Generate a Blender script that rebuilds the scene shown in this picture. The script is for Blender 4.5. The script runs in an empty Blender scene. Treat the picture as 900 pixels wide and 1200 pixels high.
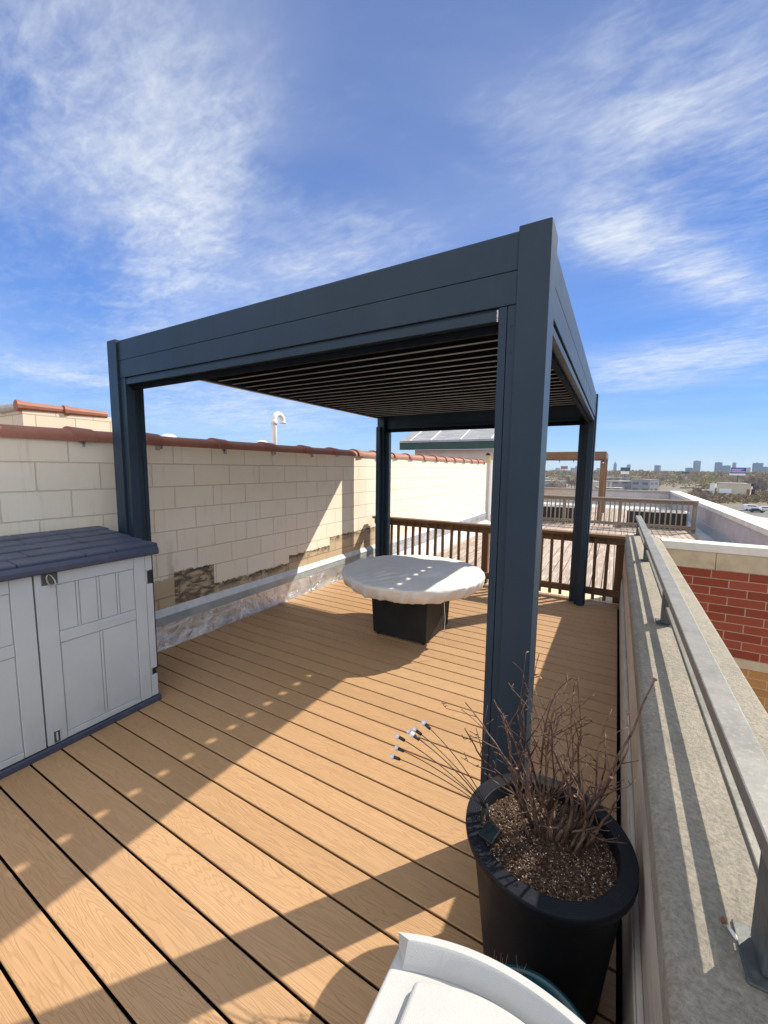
import bpy, bmesh, math, random
from mathutils import Vector, Matrix, noise as mnoise

random.seed(7)
scene = bpy.context.scene
COL = scene.collection
PI = math.pi
R = math.radians

# ------------------------------------------------------------------ camera
F_PX, PITCH, YAW, ROLL, CAM_H = 471.80, 0.109146, 0.522526, 0.010786, 1.6575
fw = Vector((-math.sin(YAW) * math.cos(PITCH), math.cos(YAW) * math.cos(PITCH), -math.sin(PITCH)))
rt = Vector((math.cos(YAW), math.sin(YAW), 0))
up = rt.cross(fw)
rt, up = math.cos(ROLL) * rt + math.sin(ROLL) * up, -math.sin(ROLL) * rt + math.cos(ROLL) * up
CAM = Vector((0, 0, CAM_H))
cd = bpy.data.cameras.new('camera')
cam = bpy.data.objects.new('camera', cd)
COL.objects.link(cam)
cd.sensor_fit = 'HORIZONTAL'
cd.sensor_width = 36
cd.lens = F_PX / 900 * 36
cd.clip_start = 0.05
cd.clip_end = 60000
m3 = Matrix((rt, up, -fw)).transposed()
cam.matrix_world = Matrix.Translation(CAM) @ m3.to_4x4()
scene.camera = cam


def ray(u, v):
    return fw + rt * (u - 450) / F_PX - up * (v - 600) / F_PX


def at_dist(u, v, D):
    """point seen in direction (u, v) of the survey photo at horizontal distance D"""
    d = ray(u, v)
    return CAM + d * (D / math.hypot(d.x, d.y))


# ------------------------------------------------------------------ materials
class NT:
    def __init__(self, name):
        self.m = bpy.data.materials.new(name)
        self.m.use_nodes = True
        self.t = self.m.node_tree
        self.n = self.t.nodes
        self.b = self.n['Principled BSDF']
        self.tc = None

    def new(self, typ, **kw):
        nd = self.n.new(typ)
        for k, v in kw.items():
            setattr(nd, k, v)
        return nd

    def link(self, a, b):
        self.t.links.new(a, b)

    def put(self, sock, v):
        if isinstance(v, bpy.types.NodeSocket):
            self.link(v, sock)
        else:
            if hasattr(sock, 'default_value'):
                try:
                    sock.default_value = v
                except Exception:
                    sock.default_value = tuple(v)[:3]

    def obj(self):
        if not self.tc:
            self.tc = self.new('ShaderNodeTexCoord')
        return self.tc.outputs['Object']

    def mapping(self, vec, loc=(0, 0, 0), rot=(0, 0, 0), scale=(1, 1, 1)):
        mp = self.new('ShaderNodeMapping')
        self.put(mp.inputs['Vector'], vec)
        mp.inputs['Location'].default_value = loc
        mp.inputs['Rotation'].default_value = rot
        mp.inputs['Scale'].default_value = scale
        return mp.outputs[0]

    def noise(self, vec, scale=5, detail=4, rough=.55, dist=0):
        nz = self.new('ShaderNodeTexNoise')
        self.put(nz.inputs['Vector'], vec)
        nz.inputs['Scale'].default_value = scale
        nz.inputs['Detail'].default_value = detail
        nz.inputs['Roughness'].default_value = rough
        nz.inputs['Distortion'].default_value = dist
        return nz.outputs['Fac']

    def math(self, op, a, b=0.0, c=0.0, clamp=False):
        mt = self.new('ShaderNodeMath', operation=op)
        mt.use_clamp = clamp
        self.put(mt.inputs[0], a)
        self.put(mt.inputs[1], b)
        if op in ('MULTIPLY_ADD', 'WRAP', 'COMPARE', 'SMOOTH_MIN'):
            self.put(mt.inputs[2], c)
        return mt.outputs[0]

    def rng(self, v, a, b, c=0.0, d=1.0, smooth=False):
        r = self.new('ShaderNodeMapRange')
        if smooth:
            r.interpolation_type = 'SMOOTHSTEP'
        self.put(r.inputs['Value'], v)
        for i, x in zip((1, 2, 3, 4), (a, b, c, d)):
            self.put(r.inputs[i], x)
        return r.outputs[0]

    def mix(self, fac, a, b, mode='MIX'):
        mx = self.new('ShaderNodeMix', data_type='RGBA', blend_type=mode)
        self.put(mx.inputs['Factor'], fac)
        self.put(mx.inputs['A'], c4(a))
        self.put(mx.inputs['B'], c4(b))
        return mx.outputs['Result']

    def sep(self, vec):
        s = self.new('ShaderNodeSeparateXYZ')
        self.put(s.inputs[0], vec)
        return s.outputs

    def comb(self, x, y, z):
        s = self.new('ShaderNodeCombineXYZ')
        for i, v in enumerate((x, y, z)):
            self.put(s.inputs[i], v)
        return s.outputs[0]

    def bump(self, h, strength=.3, dist=.005):
        bp = self.new('ShaderNodeBump')
        bp.inputs['Strength'].default_value = strength
        bp.inputs['Distance'].default_value = dist
        self.put(bp.inputs['Height'], h)
        self.link(bp.outputs[0], self.b.inputs['Normal'])

    def out(self, color=None, rough=None, metal=None, spec=None):
        if color is not None:
            self.put(self.b.inputs['Base Color'], c4(color))
        if rough is not None:
            self.put(self.b.inputs['Roughness'], rough)
        if metal is not None:
            self.put(self.b.inputs['Metallic'], metal)
        if spec is not None:
            self.put(self.b.inputs['Specular IOR Level'], spec)
        return self.m


def c4(c):
    if isinstance(c, bpy.types.NodeSocket):
        return c
    return (c[0], c[1], c[2], 1.0)


def plain(name, col, rough=.6, metal=0, var=.12, scale=8, bump=0, bscale=60, spec=.5, bdist=.003, stretch=(1, 1, 1)):
    """one colour, broken up by soft noise"""
    t = NT(name)
    v = t.mapping(t.obj(), scale=stretch)
    n = t.noise(v, scale, 5, .6)
    lo = tuple(c * (1 - var) for c in col)
    hi = tuple(min(1, c * (1 + var)) for c in col)
    c = t.mix(t.rng(n, .3, .7), lo, hi)
    r = t.rng(t.noise(v, scale * 2.3, 3), .3, .7, max(0, rough - .06), min(1, rough + .06))
    if bump:
        t.bump(t.noise(v, bscale, 4, .6), bump, bdist)
    return t.out(c, r, metal, spec)


M = {}


def make_materials():
    # composite deck boards -------------------------------------------------
    t = NT('composite_deck_board')
    o = t.obj()
    s = t.sep(o)
    bi = t.math('FLOOR', t.math('DIVIDE', t.math('SUBTRACT', s[1], 0.5276), 0.146))
    wn = t.new('ShaderNodeTexWhiteNoise', noise_dimensions='1D')
    t.put(wn.inputs['W'], bi)
    rnd = wn.outputs['Value']
    off = t.math('MULTIPLY', rnd, 53.0)
    v1 = t.comb(t.math('ADD', t.math('MULTIPLY', s[0], .95), off), t.math('MULTIPLY', s[1], 11.5), off)
    n1 = t.noise(v1, 1.0, 3, .45, .25)
    lines = t.math('SINE', t.math('MULTIPLY', n1, 190.0))
    groove = t.rng(lines, .45, .97, 0, 1, True)
    v2 = t.comb(t.math('MULTIPLY', s[0], 6), t.math('MULTIPLY', s[1], 240), off)
    fib = t.noise(v2, 1.0, 3, .6)
    v3 = t.comb(t.math('MULTIPLY', s[0], 1.3), t.math('MULTIPLY', s[1], 4), off)
    patch = t.noise(v3, 1.5, 3, .5)
    big = t.noise(o, .9, 3, .5)
    base = t.mix(t.rng(rnd, 0, 1), (.412, .254, .131), (.480, .302, .159))
    base = t.mix(t.rng(patch, .3, .7, 0, .55), base, (.46, .278, .140))
    base = t.mix(t.math('MULTIPLY', groove, t.rng(patch, .3, .7, .10, .34)), base, (.22, .115, .05))
    base = t.mix(t.rng(fib, .35, .75, 0, .34), base, (.26, .135, .06))
    base = t.mix(t.rng(big, .5, .8, 0, .30), base, (.44, .31, .20))
    scuff = t.noise(t.mapping(o, scale=(3, 14, 1)), 2.2, 6, .75, .8)
    base = t.mix(t.rng(scuff, .62, .80, 0, .35), base, (.52, .40, .28))
    stain = t.noise(o, 3.3, 5, .7)
    base = t.mix(t.rng(stain, .60, .80, 0, .30), base, (.24, .145, .075))
    dust = t.noise(o, 140, 2, .7)
    base = t.mix(t.rng(dust, .66, .8, 0, .25), base, (.6, .48, .34))
    h = t.math('SUBTRACT', t.math('MULTIPLY', fib, .35), groove)
    t.bump(h, .5, .0015)
    M['deck'] = t.out(base, t.rng(patch, .3, .7, .58, .72), 0, .35)

    # anthracite powder coat -------------------------------------------------
    t = NT('anthracite_powder_coat')
    o = t.obj()
    n = t.noise(o, 2.2, 4, .6)
    sm = t.noise(t.mapping(o, scale=(1, 1, .25)), 9, 5, .65)
    c = t.mix(t.rng(n, .3, .7), (.013, .029, .050), (.018, .037, .060))
    c = t.mix(t.rng(sm, .62, .85, 0, .35), c, (.075, .085, .092))
    t.bump(t.noise(o, 900, 2, .5), .06, .0006)
    M['anth'] = t.out(c, t.rng(sm, .3, .7, .34, .5), 0, .32)
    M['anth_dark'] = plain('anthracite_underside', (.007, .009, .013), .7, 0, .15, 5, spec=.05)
    M['seal'] = plain('pale_seal_strip', (.36, .40, .44), .5, 0, .2, 6)  # pale tone stands in for deck light bounced onto louvre edges
    M['gutter_edge'] = plain('bare_alloy_edge', (.46, .40, .30), .45, .3, .15, 10)  # tan colour paints the light caught by the inner beam edges
    M['scuff'] = plain('white_scuff', (.38, .42, .45), .6, 0, .3, 40)
    M['steel'] = plain('galvanised_bolt', (.55, .55, .55), .35, .9, .1, 40)
    M['black'] = plain('black_plastic', (.015, .015, .017), .45)

    # painted block wall -----------------------------------------------------
    t = NT('painted_concrete_block')
    o = t.obj()
    s = t.sep(o)
    uv = t.comb(t.math('SUBTRACT', s[1], 0.01), t.math('SUBTRACT', s[2], 0.0443), 0.0)
    wob = t.noise(o, 30, 2)
    uvw = t.new('ShaderNodeVectorMath', operation='ADD')
    t.put(uvw.inputs[0], uv)
    wv = t.math('MULTIPLY', t.math('SUBTRACT', wob, .5), .006)
    t.put(uvw.inputs[1], t.comb(wv, wv, 0.0))
    bk = t.new('ShaderNodeTexBrick')
    t.put(bk.inputs['Vector'], uvw.outputs[0])
    bk.inputs['Scale'].default_value = 1
    bk.inputs['Brick Width'].default_value = .4064
    bk.inputs['Row Height'].default_value = .2033
    bk.inputs['Mortar Size'].default_value = .0052
    bk.inputs['Mortar Smooth'].default_value = .35
    bk.inputs['Color1'].default_value = (0, 0, 0, 1)
    bk.inputs['Color2'].default_value = (1, 1, 1, 1)
    bk.inputs['Mortar'].default_value = (.5, .5, .5, 1)
    mort = bk.outputs['Fac']
    fine = t.noise(o, 90, 5, .7)
    mid = t.noise(o, 3.2, 5, .6)
    blk = bk.outputs['Color']
    paint = t.mix(t.rng(mid, .3, .7), (.81, .73, .595), (.86, .79, .66))
    paint = t.mix(t.math('MULTIPLY', blk, .30), paint, (.80, .68, .50))
    drip = t.noise(t.mapping(o, scale=(1, 7, .6)), 3, 5, .65)
    paint = t.mix(t.rng(drip, .58, .8, 0, .35), paint, (.42, .36, .28))
    paint = t.mix(t.math('MULTIPLY', mort, .5), paint, (.47, .40, .31))
    dy = t.math('ABSOLUTE', t.math('SUBTRACT', s[1], t.math('ADD', 2.17, t.math('MULTIPLY', t.math('SUBTRACT', t.noise(o, 9, 4, .7), .5), .16))))
    dm = t.math('MULTIPLY', t.rng(dy, .012, .045, 1, 0), t.rng(s[2], .60, 1.02, 1, 0))
    paint = t.mix(t.math('MULTIPLY', dm, .6), paint, (.36, .30, .22))
    # where the paint stops near the foot of the wall: steps in blocks
    edge = t.noise(t.mapping(o, scale=(1, 9, 9)), 1.0, 4, .7)
    y = s[1]
    st1 = t.math('MULTIPLY', t.math('GREATER_THAN', y, 2.20), t.math('LESS_THAN', y, 2.63))
    st2 = t.math('GREATER_THAN', y, 3.72)
    lt = t.math('LESS_THAN', y, 2.20)
    zb = t.math('ADD', .455, t.math('MULTIPLY', st1, .215))
    zb = t.math('ADD', zb, t.math('MULTIPLY', t.math('MULTIPLY', st2, t.math('LESS_THAN', y, 4.55)), .09))
    zb = t.math('ADD', zb, t.math('MULTIPLY', t.math('GREATER_THAN', y, 4.55), .21))
    zb = t.math('ADD', zb, t.math('MULTIPLY', lt, .17))
    zb = t.math('SUBTRACT', zb, t.math('MULTIPLY', t.math('GREATER_THAN', y, 5.9), 2.0))
    dz = t.math('SUBTRACT', t.math('ADD', zb, t.math('MULTIPLY', t.math('SUBTRACT', edge, .5), .10)), s[2])
    below = t.rng(dz, -.004, .006)
    bare = t.mix(t.rng(mid, .3, .7), (.50, .39, .25), (.60, .48, .33))
    bare = t.mix(t.rng(fine, .3, .75, 0, .35), bare, (.36, .29, .20))
    bare = t.mix(t.math('MULTIPLY', mort, .7), bare, (.26, .21, .15))
    gr = t.noise(t.mapping(o, loc=(3, 1, 7), scale=(1, 5, 11)), 1.3, 6, .72, .6)
    patchm = t.math('MULTIPLY', st1, t.math('GREATER_THAN', s[2], .36))
    nearb = t.rng(dz, 0.015, .11, 1, 0)
    gm = t.math('MAXIMUM', t.math('MULTIPLY', nearb, t.math('SUBTRACT', 1.0, lt)), t.math('MULTIPLY', patchm, .9))
    gfac = t.math('MULTIPLY', t.rng(gr, .40, .53), gm)
    bare = t.mix(t.math('MULTIPLY', gfac, .9), bare, (.055, .043, .030))
    col = t.mix(below, paint, bare)
    hgt = t.math('SUBTRACT', t.math('MULTIPLY', fine, .25), t.math('MULTIPLY', mort, 1.0))
    t.bump(hgt, .8, .008)
    M['block'] = t.out(col, .85, 0, .25)

    # generic block wall (bulkhead behind) same without stains
    t = NT('cream_block')
    o = t.obj()
    s = t.sep(o)
    uv = t.comb(t.math('ADD', s[0], s[1]), s[2], 0.0)
    bk = t.new('ShaderNodeTexBrick')
    t.put(bk.inputs['Vector'], uv)
    bk.inputs['Scale'].default_value = 1
    bk.inputs['Brick Width'].default_value = .4064
    bk.inputs['Row Height'].default_value = .2033
    bk.inputs['Mortar Size'].default_value = .006
    bk.inputs['Color1'].default_value = (.62, .54, .41, 1)
    bk.inputs['Color2'].default_value = (.68, .58, .44, 1)
    bk.inputs['Mortar'].default_value = (.40, .34, .25, 1)
    t.bump(bk.outputs['Fac'], -.5, .006)
    M['block2'] = t.out(bk.outputs['Color'], .85, 0, .25)

    # red and tan brick ------------------------------------------------------
    def brick(name, a, b, mo, w, h, ox, oz, var):
        t = NT(name)
        o = t.obj()
        s = t.sep(o)
        uv = t.comb(t.math('SUBTRACT', t.math('SUBTRACT', s[0], ox), t.math('MULTIPLY', s[1], 1.0)), t.math('SUBTRACT', s[2], oz), 0.0)
        bk = t.new('ShaderNodeTexBrick')
        t.put(bk.inputs['Vector'], uv)
        bk.inputs['Scale'].default_value = 1
        bk.inputs['Brick Width'].default_value = w
        bk.inputs['Row Height'].default_value = h
        bk.inputs['Mortar Size'].default_value = .0058
        bk.inputs['Mortar Smooth'].default_value = .15
        bk.inputs['Bias'].default_value = 0
        bk.inputs['Color1'].default_value = c4(a)
        bk.inputs['Color2'].default_value = c4(b)
        bk.inputs['Mortar'].default_value = c4(mo)
        f = t.noise(o, 70, 5, .7)
        m = t.noise(o, 2.5, 4, .6)
        c = t.mix(t.rng(f, .3, .75, 0, var), bk.outputs['Color'], tuple(x * .55 for x in a))
        c = t.mix(t.rng(m, .5, .8, 0, .2), c, tuple(min(1, x * 1.4) for x in b))
        t.bump(t.math('SUBTRACT', t.math('MULTIPLY', f, .3), bk.outputs['Fac']), .6, .006)
        return t.out(c, .85, 0, .2)
    M['redbrick'] = brick('red_brick', (.23, .048, .026), (.32, .076, .042), (.44, .30, .22), .338, .1012, .694 - 5.95, .508 - .1012 * 40, .35)
    M['tanbrick'] = brick('tan_brick', (.36, .17, .060), (.46, .23, .085), (.52, .36, .22), .338, .1012, .78 - 5.95, -.61 - .1012 * 140, .35)
    M['limestone'] = plain('limestone_band', (.50, .40, .27), .8, 0, .18, 6, .2, 60)

    # concrete coping --------------------------------------------------------
    t = NT('weathered_concrete_coping')
    o = t.obj()
    a = t.noise(o, 4.0, 6, .68, .5)
    b = t.noise(o, 75, 7, .8)
    st = t.noise(t.mapping(o, rot=(0, 0, .5), scale=(3.5, 1.2, 1)), 7, 6, .7, 1.2)
    c = t.mix(t.rng(a, .3, .7), (.27, .25, .21), (.42, .38, .305))
    c = t.mix(t.rng(st, .42, .70, 0, .65), c, (.46, .415, .33))
    c = t.mix(t.rng(b, .42, .72, 0, .8), c, (.13, .125, .11))
    lich = t.noise(o, 2.0, 5, .7)
    c = t.mix(t.rng(lich, .6, .78, 0, .5), c, (.19, .20, .18))
    sp = t.noise(o, 160, 2, .6)
    c = t.mix(t.rng(sp, .62, .75, 0, .5), c, (.11, .11, .10))
    t.bump(t.math('ADD', t.math('MULTIPLY', b, .9), t.math('MULTIPLY', st, .7)), .85, .009)
    M['coping'] = t.out(c, .9, 0, .2)

    # parapet inside face: stucco, rust and cracks
    t = NT('weathered_stucco')
    o = t.obj()
    a = t.noise(o, 5, 5, .65)
    v = t.noise(t.mapping(o, scale=(1, 1.2, 9)), 3, 5, .7, .5)
    c = t.mix(t.rng(a, .3, .7), (.50, .45, .39), (.62, .56, .49))
    c = t.mix(t.rng(v, .5, .66, 0, .6), c, (.46, .33, .19))
    cr = t.noise(t.mapping(o, scale=(1, .8, 16)), 4, 6, .8, 1.5)
    c = t.mix(t.rng(cr, .60, .66, 0, .85), c, (.17, .12, .08))
    t.bump(t.noise(o, 60, 5, .7), .35, .005)
    M['stucco'] = t.out(c, .85, 0, .25)

    # crinkled metal flashing
    t = NT('crinkled_alloy_flashing')
    o = t.obj()
    a = t.noise(t.mapping(o, scale=(1, 1.6, 1)), 5, 3, .5, .7)
    b = t.noise(t.mapping(o, scale=(1, 1, 2)), 2.6, 5, .65, .5)
    d = t.noise(t.mapping(o, scale=(1, 1.2, 3)), 6, 6, .7, .4)
    c = t.mix(t.rng(b, .35, .68), (.62, .62, .61), (.86, .85, .82))
    c = t.mix(t.rng(d, .52, .72, 0, .7), c, (.34, .335, .32))
    t.bump(t.math('ADD', a, t.math('MULTIPLY', d, .35)), .9, .03)
    M['flash'] = t.out(c, t.rng(b, .3, .7, .24, .42), .85, .5)
    M['termbar'] = plain('termination_bar', (.36, .41, .44), .45, .2, .15, 5, .1, 30)  # blue-grey has the shade of the bar's lower face painted in
    M['sealant'] = plain('pale_sealant', (.62, .65, .66), .5, 0, .15, 8)  # lighter colour paints the light on the top lip
    M['paleflash'] = plain('pale_base_flashing', (.50, .47, .42), .6, 0, .15, 6)
    M['membrane'] = plain('grey_roof_membrane', (.42, .44, .46), .7, 0, .2, 2, .2, 20)

    # clay tile
    t = NT('clay_cap_tile')
    o = t.obj()
    a = t.noise(o, 5, 5, .6)
    b = t.noise(o, 60, 4, .7)
    c = t.mix(t.rng(a, .3, .7), (.25, .095, .060), (.34, .140, .088))
    c = t.mix(t.rng(b, .5, .8, 0, .35), c, (.24, .10, .06))
    t.bump(b, .25, .003)
    M['tile'] = t.out(c, .6, 0, .4)
    M['mortar'] = plain('cement_mortar', (.42, .40, .37), .9, 0, .2, 30, .3, 80)

    # shed plastics
    t = NT('grey_resin_shed')
    o = t.obj()
    fine = t.noise(t.mapping(o, scale=(40, 40, 4)), 6, 3, .6)
    a = t.noise(o, 2.5, 4, .6)
    c = t.mix(t.rng(a, .3, .7), (.46, .505, .525), (.52, .565, .58))
    dirt = t.noise(t.mapping(o, scale=(1, 3, 1)), 3, 6, .7)
    zz = t.sep(o)[2]
    c = t.mix(t.math('MULTIPLY', t.rng(dirt, .45, .8), t.rng(zz, .35, .0, 0, .45)), c, (.26, .25, .22))
    t.bump(fine, .12, .001)
    M['shed'] = t.out(c, .55, 0, .4)
    t = NT('slate_blue_resin_lid')
    o = t.obj()
    fine = t.noise(t.mapping(o, scale=(2, 14, 2)), 12, 4, .6)
    a = t.noise(o, 3, 5, .6)
    c = t.mix(t.rng(a, .3, .7), (.043, .053, .090), (.062, .074, .115))
    c = t.mix(t.rng(t.noise(o, 14, 5, .7), .55, .8, 0, .3), c, (.17, .18, .20))
    t.bump(fine, .3, .002)
    M['shedlid'] = t.out(c, .5, 0, .45)

    # cover cloth
    t = NT('cream_cover_cloth')
    o = t.obj()
    a = t.noise(o, 7, 5, .65, .6)
    c = t.mix(t.rng(a, .3, .7), (.66, .645, .61), (.74, .72, .685))
    w = t.noise(o, 420, 2, .5)
    t.bump(t.math('ADD', t.math('MULTIPLY', a, .9), t.math('MULTIPLY', w, .08)), .12, .008)
    M['cloth'] = t.out(c, .8, 0, .25)
    t = NT('dark_woven_panel')
    o = t.obj()
    ck = t.new('ShaderNodeTexChecker')
    t.put(ck.inputs['Vector'], t.mapping(o, scale=(1, 1, 1)))
    ck.inputs['Scale'].default_value = 90
    a = t.noise(o, 5, 4)
    c = t.mix(t.rng(a, .3, .7), (.020, .021, .021), (.032, .033, .032))
    c = t.mix(t.math('MULTIPLY', ck.outputs['Fac'], .35), c, (.014, .014, .014))
    t.bump(ck.outputs['Fac'], .3, .002)
    M['woven'] = t.out(c, .55, 0, .2)

    # planter
    t = NT('charcoal_planter_resin')
    o = t.obj()
    a = t.noise(o, 4, 5, .6)
    c = t.mix(t.rng(a, .3, .7), (.007, .009, .014), (.013, .015, .020))
    c = t.mix(t.rng(t.noise(o, 22, 5, .7), .58, .8, 0, .3), c, (.07, .065, .055))
    t.bump(t.noise(o, 120, 3), .1, .001)
    M['planter'] = t.out(c, .5, 0, .16)
    t = NT('bark_mulch_soil')
    o = t.obj()
    a = t.noise(o, 60, 4, .7)
    b = t.noise(o, 9, 4)
    c = t.mix(t.rng(a, .35, .68), (.025, .015, .010), (.13, .08, .048))
    c = t.mix(t.rng(b, .45, .7, 0, .4), c, (.11, .065, .04))
    t.bump(a, 1, .02)
    M['soil'] = t.out(c, .9, 0, .2)
    M['chip1'] = plain('mulch_chip', (.21, .135, .09), .8, 0, .35, 30)
    M['chip2'] = plain('mulch_chip_dark', (.06, .032, .021), .8, 0, .35, 30)
    M['perlite'] = plain('perlite_grain', (.7, .66, .6), .8, 0, .1, 30)
    t = NT('bare_twig_bark')
    o = t.obj()
    a = t.noise(o, 45, 4, .7)
    c = t.mix(t.rng(a, .35, .7), (.050, .028, .021), (.22, .135, .095))
    t.bump(a, .5, .002)
    M['twig'] = t.out(c, .65, 0, .4)
    t = NT('dark_twig_bark')
    o = t.obj()
    a = t.noise(o, 45, 4, .7)
    t.bump(a, .5, .002)
    M['twigdark'] = t.out(t.mix(t.rng(a, .35, .7), (.030, .016, .013), (.12, .07, .05)), .6, 0, .4)
    M['drygrass'] = plain('dry_grass', (.42, .34, .2), .7, 0, .25, 30)
    M['deadleaf'] = plain('dead_leaf', (.36, .22, .12), .7, 0, .3, 50)
    M['teal'] = plain('teal_glaze', (.010, .065, .085), .12, 0, .3, 9)
    M['bulb'] = plain('milky_bulb', (.72, .72, .80), .3, 0, .05, 10)
    M['solar'] = plain('solar_cell', (.012, .022, .026), .12, 0, .2, 9)
    M['blackwire'] = plain('black_wire', (.012, .012, .013), .4)
    # white resin
    t = NT('white_pebbled_resin')
    o = t.obj()
    vo = t.new('ShaderNodeTexVoronoi')
    t.put(vo.inputs['Vector'], o)
    vo.inputs['Scale'].default_value = 460
    a = t.noise(o, 5, 5, .6)
    c = t.mix(t.rng(a, .35, .7), (.42, .42, .41), (.47, .47, .46))
    d2 = t.noise(t.mapping(o, scale=(2, 1, 1)), 18, 5, .7)
    c = t.mix(t.rng(d2, .6, .8, 0, .25), c, (.52, .50, .46))
    t.bump(vo.outputs['Distance'], .35, .0012)
    M['white'] = t.out(c, .55, 0, .4)
    # metal rail: chalky grey painted steel with rust specks
    t = NT('chalky_rail_paint')
    o = t.obj()
    a = t.noise(o, 10, 5, .65)
    b = t.noise(o, 75, 5, .75)
    c = t.mix(t.rng(a, .3, .7), (.12, .122, .11), (.21, .205, .185))
    c = t.mix(t.rng(b, .52, .70, 0, .5), c, (.33, .31, .28))
    c = t.mix(t.rng(t.noise(o, 33, 5, .75), .62, .72, 0, .7), c, (.25, .15, .10))
    t.bump(b, .3, .002)
    M['rail'] = t.out(c, .5, .15, .5)
    M['railpost'] = plain('dark_rail_paint', (.075, .085, .085), .5, .1, .35, 12, .2, 60)
    M['rust'] = plain('rust', (.24, .09, .05), .85, 0, .3, 40, .4, 90)
    M['caulk'] = plain('white_caulk', (.7, .69, .66), .6)

    # timbers
    def wood(name, a, b, dark, axis_scale, wear=None):
        t = NT(name)
        o = t.obj()
        v = t.mapping(o, scale=axis_scale)
        g = t.noise(v, 3, 6, .65, .6)
        m = t.noise(o, 2.5, 4, .6)
        c = t.mix(t.rng(g, .3, .7), a, b)
        c = t.mix(t.rng(t.noise(v, 7, 5, .7), .55, .75, 0, .6), c, dark)
        if wear:
            c = t.mix(t.rng(m, .45, .7, 0, .6), c, wear)
        t.bump(g, .4, .004)
        return t.out(c, .75, 0, .3)
    M['brownwood_x'] = wood('brown_stained_rail', (.125, .068, .034), (.20, .115, .058), (.07, .04, .025), (.5, 6, 6), (.22, .15, .09))
    M['brownwood_z'] = wood('brown_stained_baluster', (.125, .068, .034), (.19, .105, .052), (.07, .04, .025), (6, 6, .5))
    M['greywood_x'] = wood('weathered_grey_rail', (.20, .165, .13), (.29, .245, .20), (.12, .10, .08), (.5, 6, 6))
    M['greywood_z'] = wood('weathered_grey_baluster', (.20, .165, .13), (.29, .245, .20), (.12, .10, .08), (6, 6, .5))
    M['cedar_x'] = wood('cedar_beam', (.16, .088, .052), (.24, .14, .085), (.10, .06, .04), (.5, 6, 6))
    M['cedar_z'] = wood('cedar_post', (.16, .088, .052), (.24, .14, .085), (.10, .06, .04), (6, 6, .5))
    # neighbour's peeling deck
    t = NT('peeling_grey_deck')
    o = t.obj()
    s = t.sep(o)
    bi = t.math('FLOOR', t.math('DIVIDE', s[0], .145))
    wn = t.new('ShaderNodeTexWhiteNoise', noise_dimensions='1D')
    t.put(wn.inputs['W'], bi)
    v = t.comb(t.math('MULTIPLY', s[0], 14), t.math('MULTIPLY', s[1], 2.2), t.math('MULTIPLY', wn.outputs['Value'], 30))
    g = t.noise(v, 1.2, 6, .7, .4)
    p = t.noise(t.mapping(o, scale=(11, .9, 1)), 2.0, 6, .72, .3)
    c = t.mix(t.rng(wn.outputs['Value'], 0, 1), (.30, .235, .195), (.40, .33, .28))
    c = t.mix(t.rng(g, .5, .7, 0, .6), c, (.20, .15, .125))
    c = t.mix(t.rng(p, .50, .62, 0, .7), c, (.55, .50, .45))
    t.bump(g, .4, .004)
    M['olddeck'] = t.out(c, .85, 0, .2)
    M['kerb'] = plain('pale_kerb_block', (.62, .55, .38), .85, 0, .12, 5, .2, 50)
    # roofs and city
    t = NT('grey_asphalt_shingle')
    o = t.obj()
    s = t.sep(o)
    bk = t.new('ShaderNodeTexBrick')
    t.put(bk.inputs['Vector'], t.comb(s[0], t.math('MULTIPLY', s[1], 1.0), 0.0))
    bk.inputs['Scale'].default_value = 1
    bk.inputs['Brick Width'].default_value = .45
    bk.inputs['Row Height'].default_value = .14
    bk.inputs['Mortar Size'].default_value = .01
    bk.inputs['Color1'].default_value = (.25, .26, .27, 1)
    bk.inputs['Color2'].default_value = (.34, .35, .36, 1)
    bk.inputs['Mortar'].default_value = (.18, .19, .20, 1)
    n = t.noise(o, 14, 5, .7)
    c = t.mix(t.rng(n, .4, .7, 0, .5), bk.outputs['Color'], (.42, .43, .44))
    M['shingle'] = t.out(c, .8, 0, .3)
    M['greenpaint'] = plain('dark_green_fascia', (.018, .060, .050), .5, 0, .25, 4)
    M['paleside'] = plain('pale_siding', (.60, .57, .52), .7, 0, .1, 3)
    M['glass'] = plain('dark_green_glass', (.035, .06, .05), .08, 0, .3, 2)
    M['lampglass'] = plain('amber_lamp_glass', (.5, .38, .14), .3)
    M['whitepipe'] = plain('white_pipe', (.78, .78, .78), .4, 0, .05, 6)
    M['boxblack'] = plain('black_planter_box', (.020, .020, .024), .55, 0, .2, 4)
    M['boxrim'] = plain('white_box_rim', (.78, .76, .72), .7)  # white stands in for sun on the box tops
    M['lilac'] = plain('lilac_grey_stucco', (.44, .40, .40), .85, 0, .12, 3, .2, 40)
    M['tanstucco'] = plain('tan_stucco', (.50, .41, .31), .85, 0, .1, 3, .2, 40)
    M['whitecop'] = plain('pale_coping_cap', (.66, .62, .55), .75, 0, .12, 4)
    # facade materials for the distant city
    def facade(name, wall, win, w, h, ms):
        t = NT(name)
        o = t.obj()
        s = t.sep(o)
        bk = t.new('ShaderNodeTexBrick')
        bk.offset = 0
        t.put(bk.inputs['Vector'], t.comb(t.math('ADD', s[0], s[1]), s[2], 0.0))
        bk.inputs['Scale'].default_value = 1
        bk.inputs['Brick Width'].default_value = w
        bk.inputs['Row Height'].default_value = h
        bk.inputs['Mortar Size'].default_value = ms
        bk.inputs['Mortar Smooth'].default_value = .1
        bk.inputs['Color1'].default_value = c4(win)
        bk.inputs['Color2'].default_value = c4(tuple(x * 1.5 for x in win))
        bk.inputs['Mortar'].default_value = c4(wall)
        return t.out(bk.outputs['Color'], .6, 0, .4)
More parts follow.
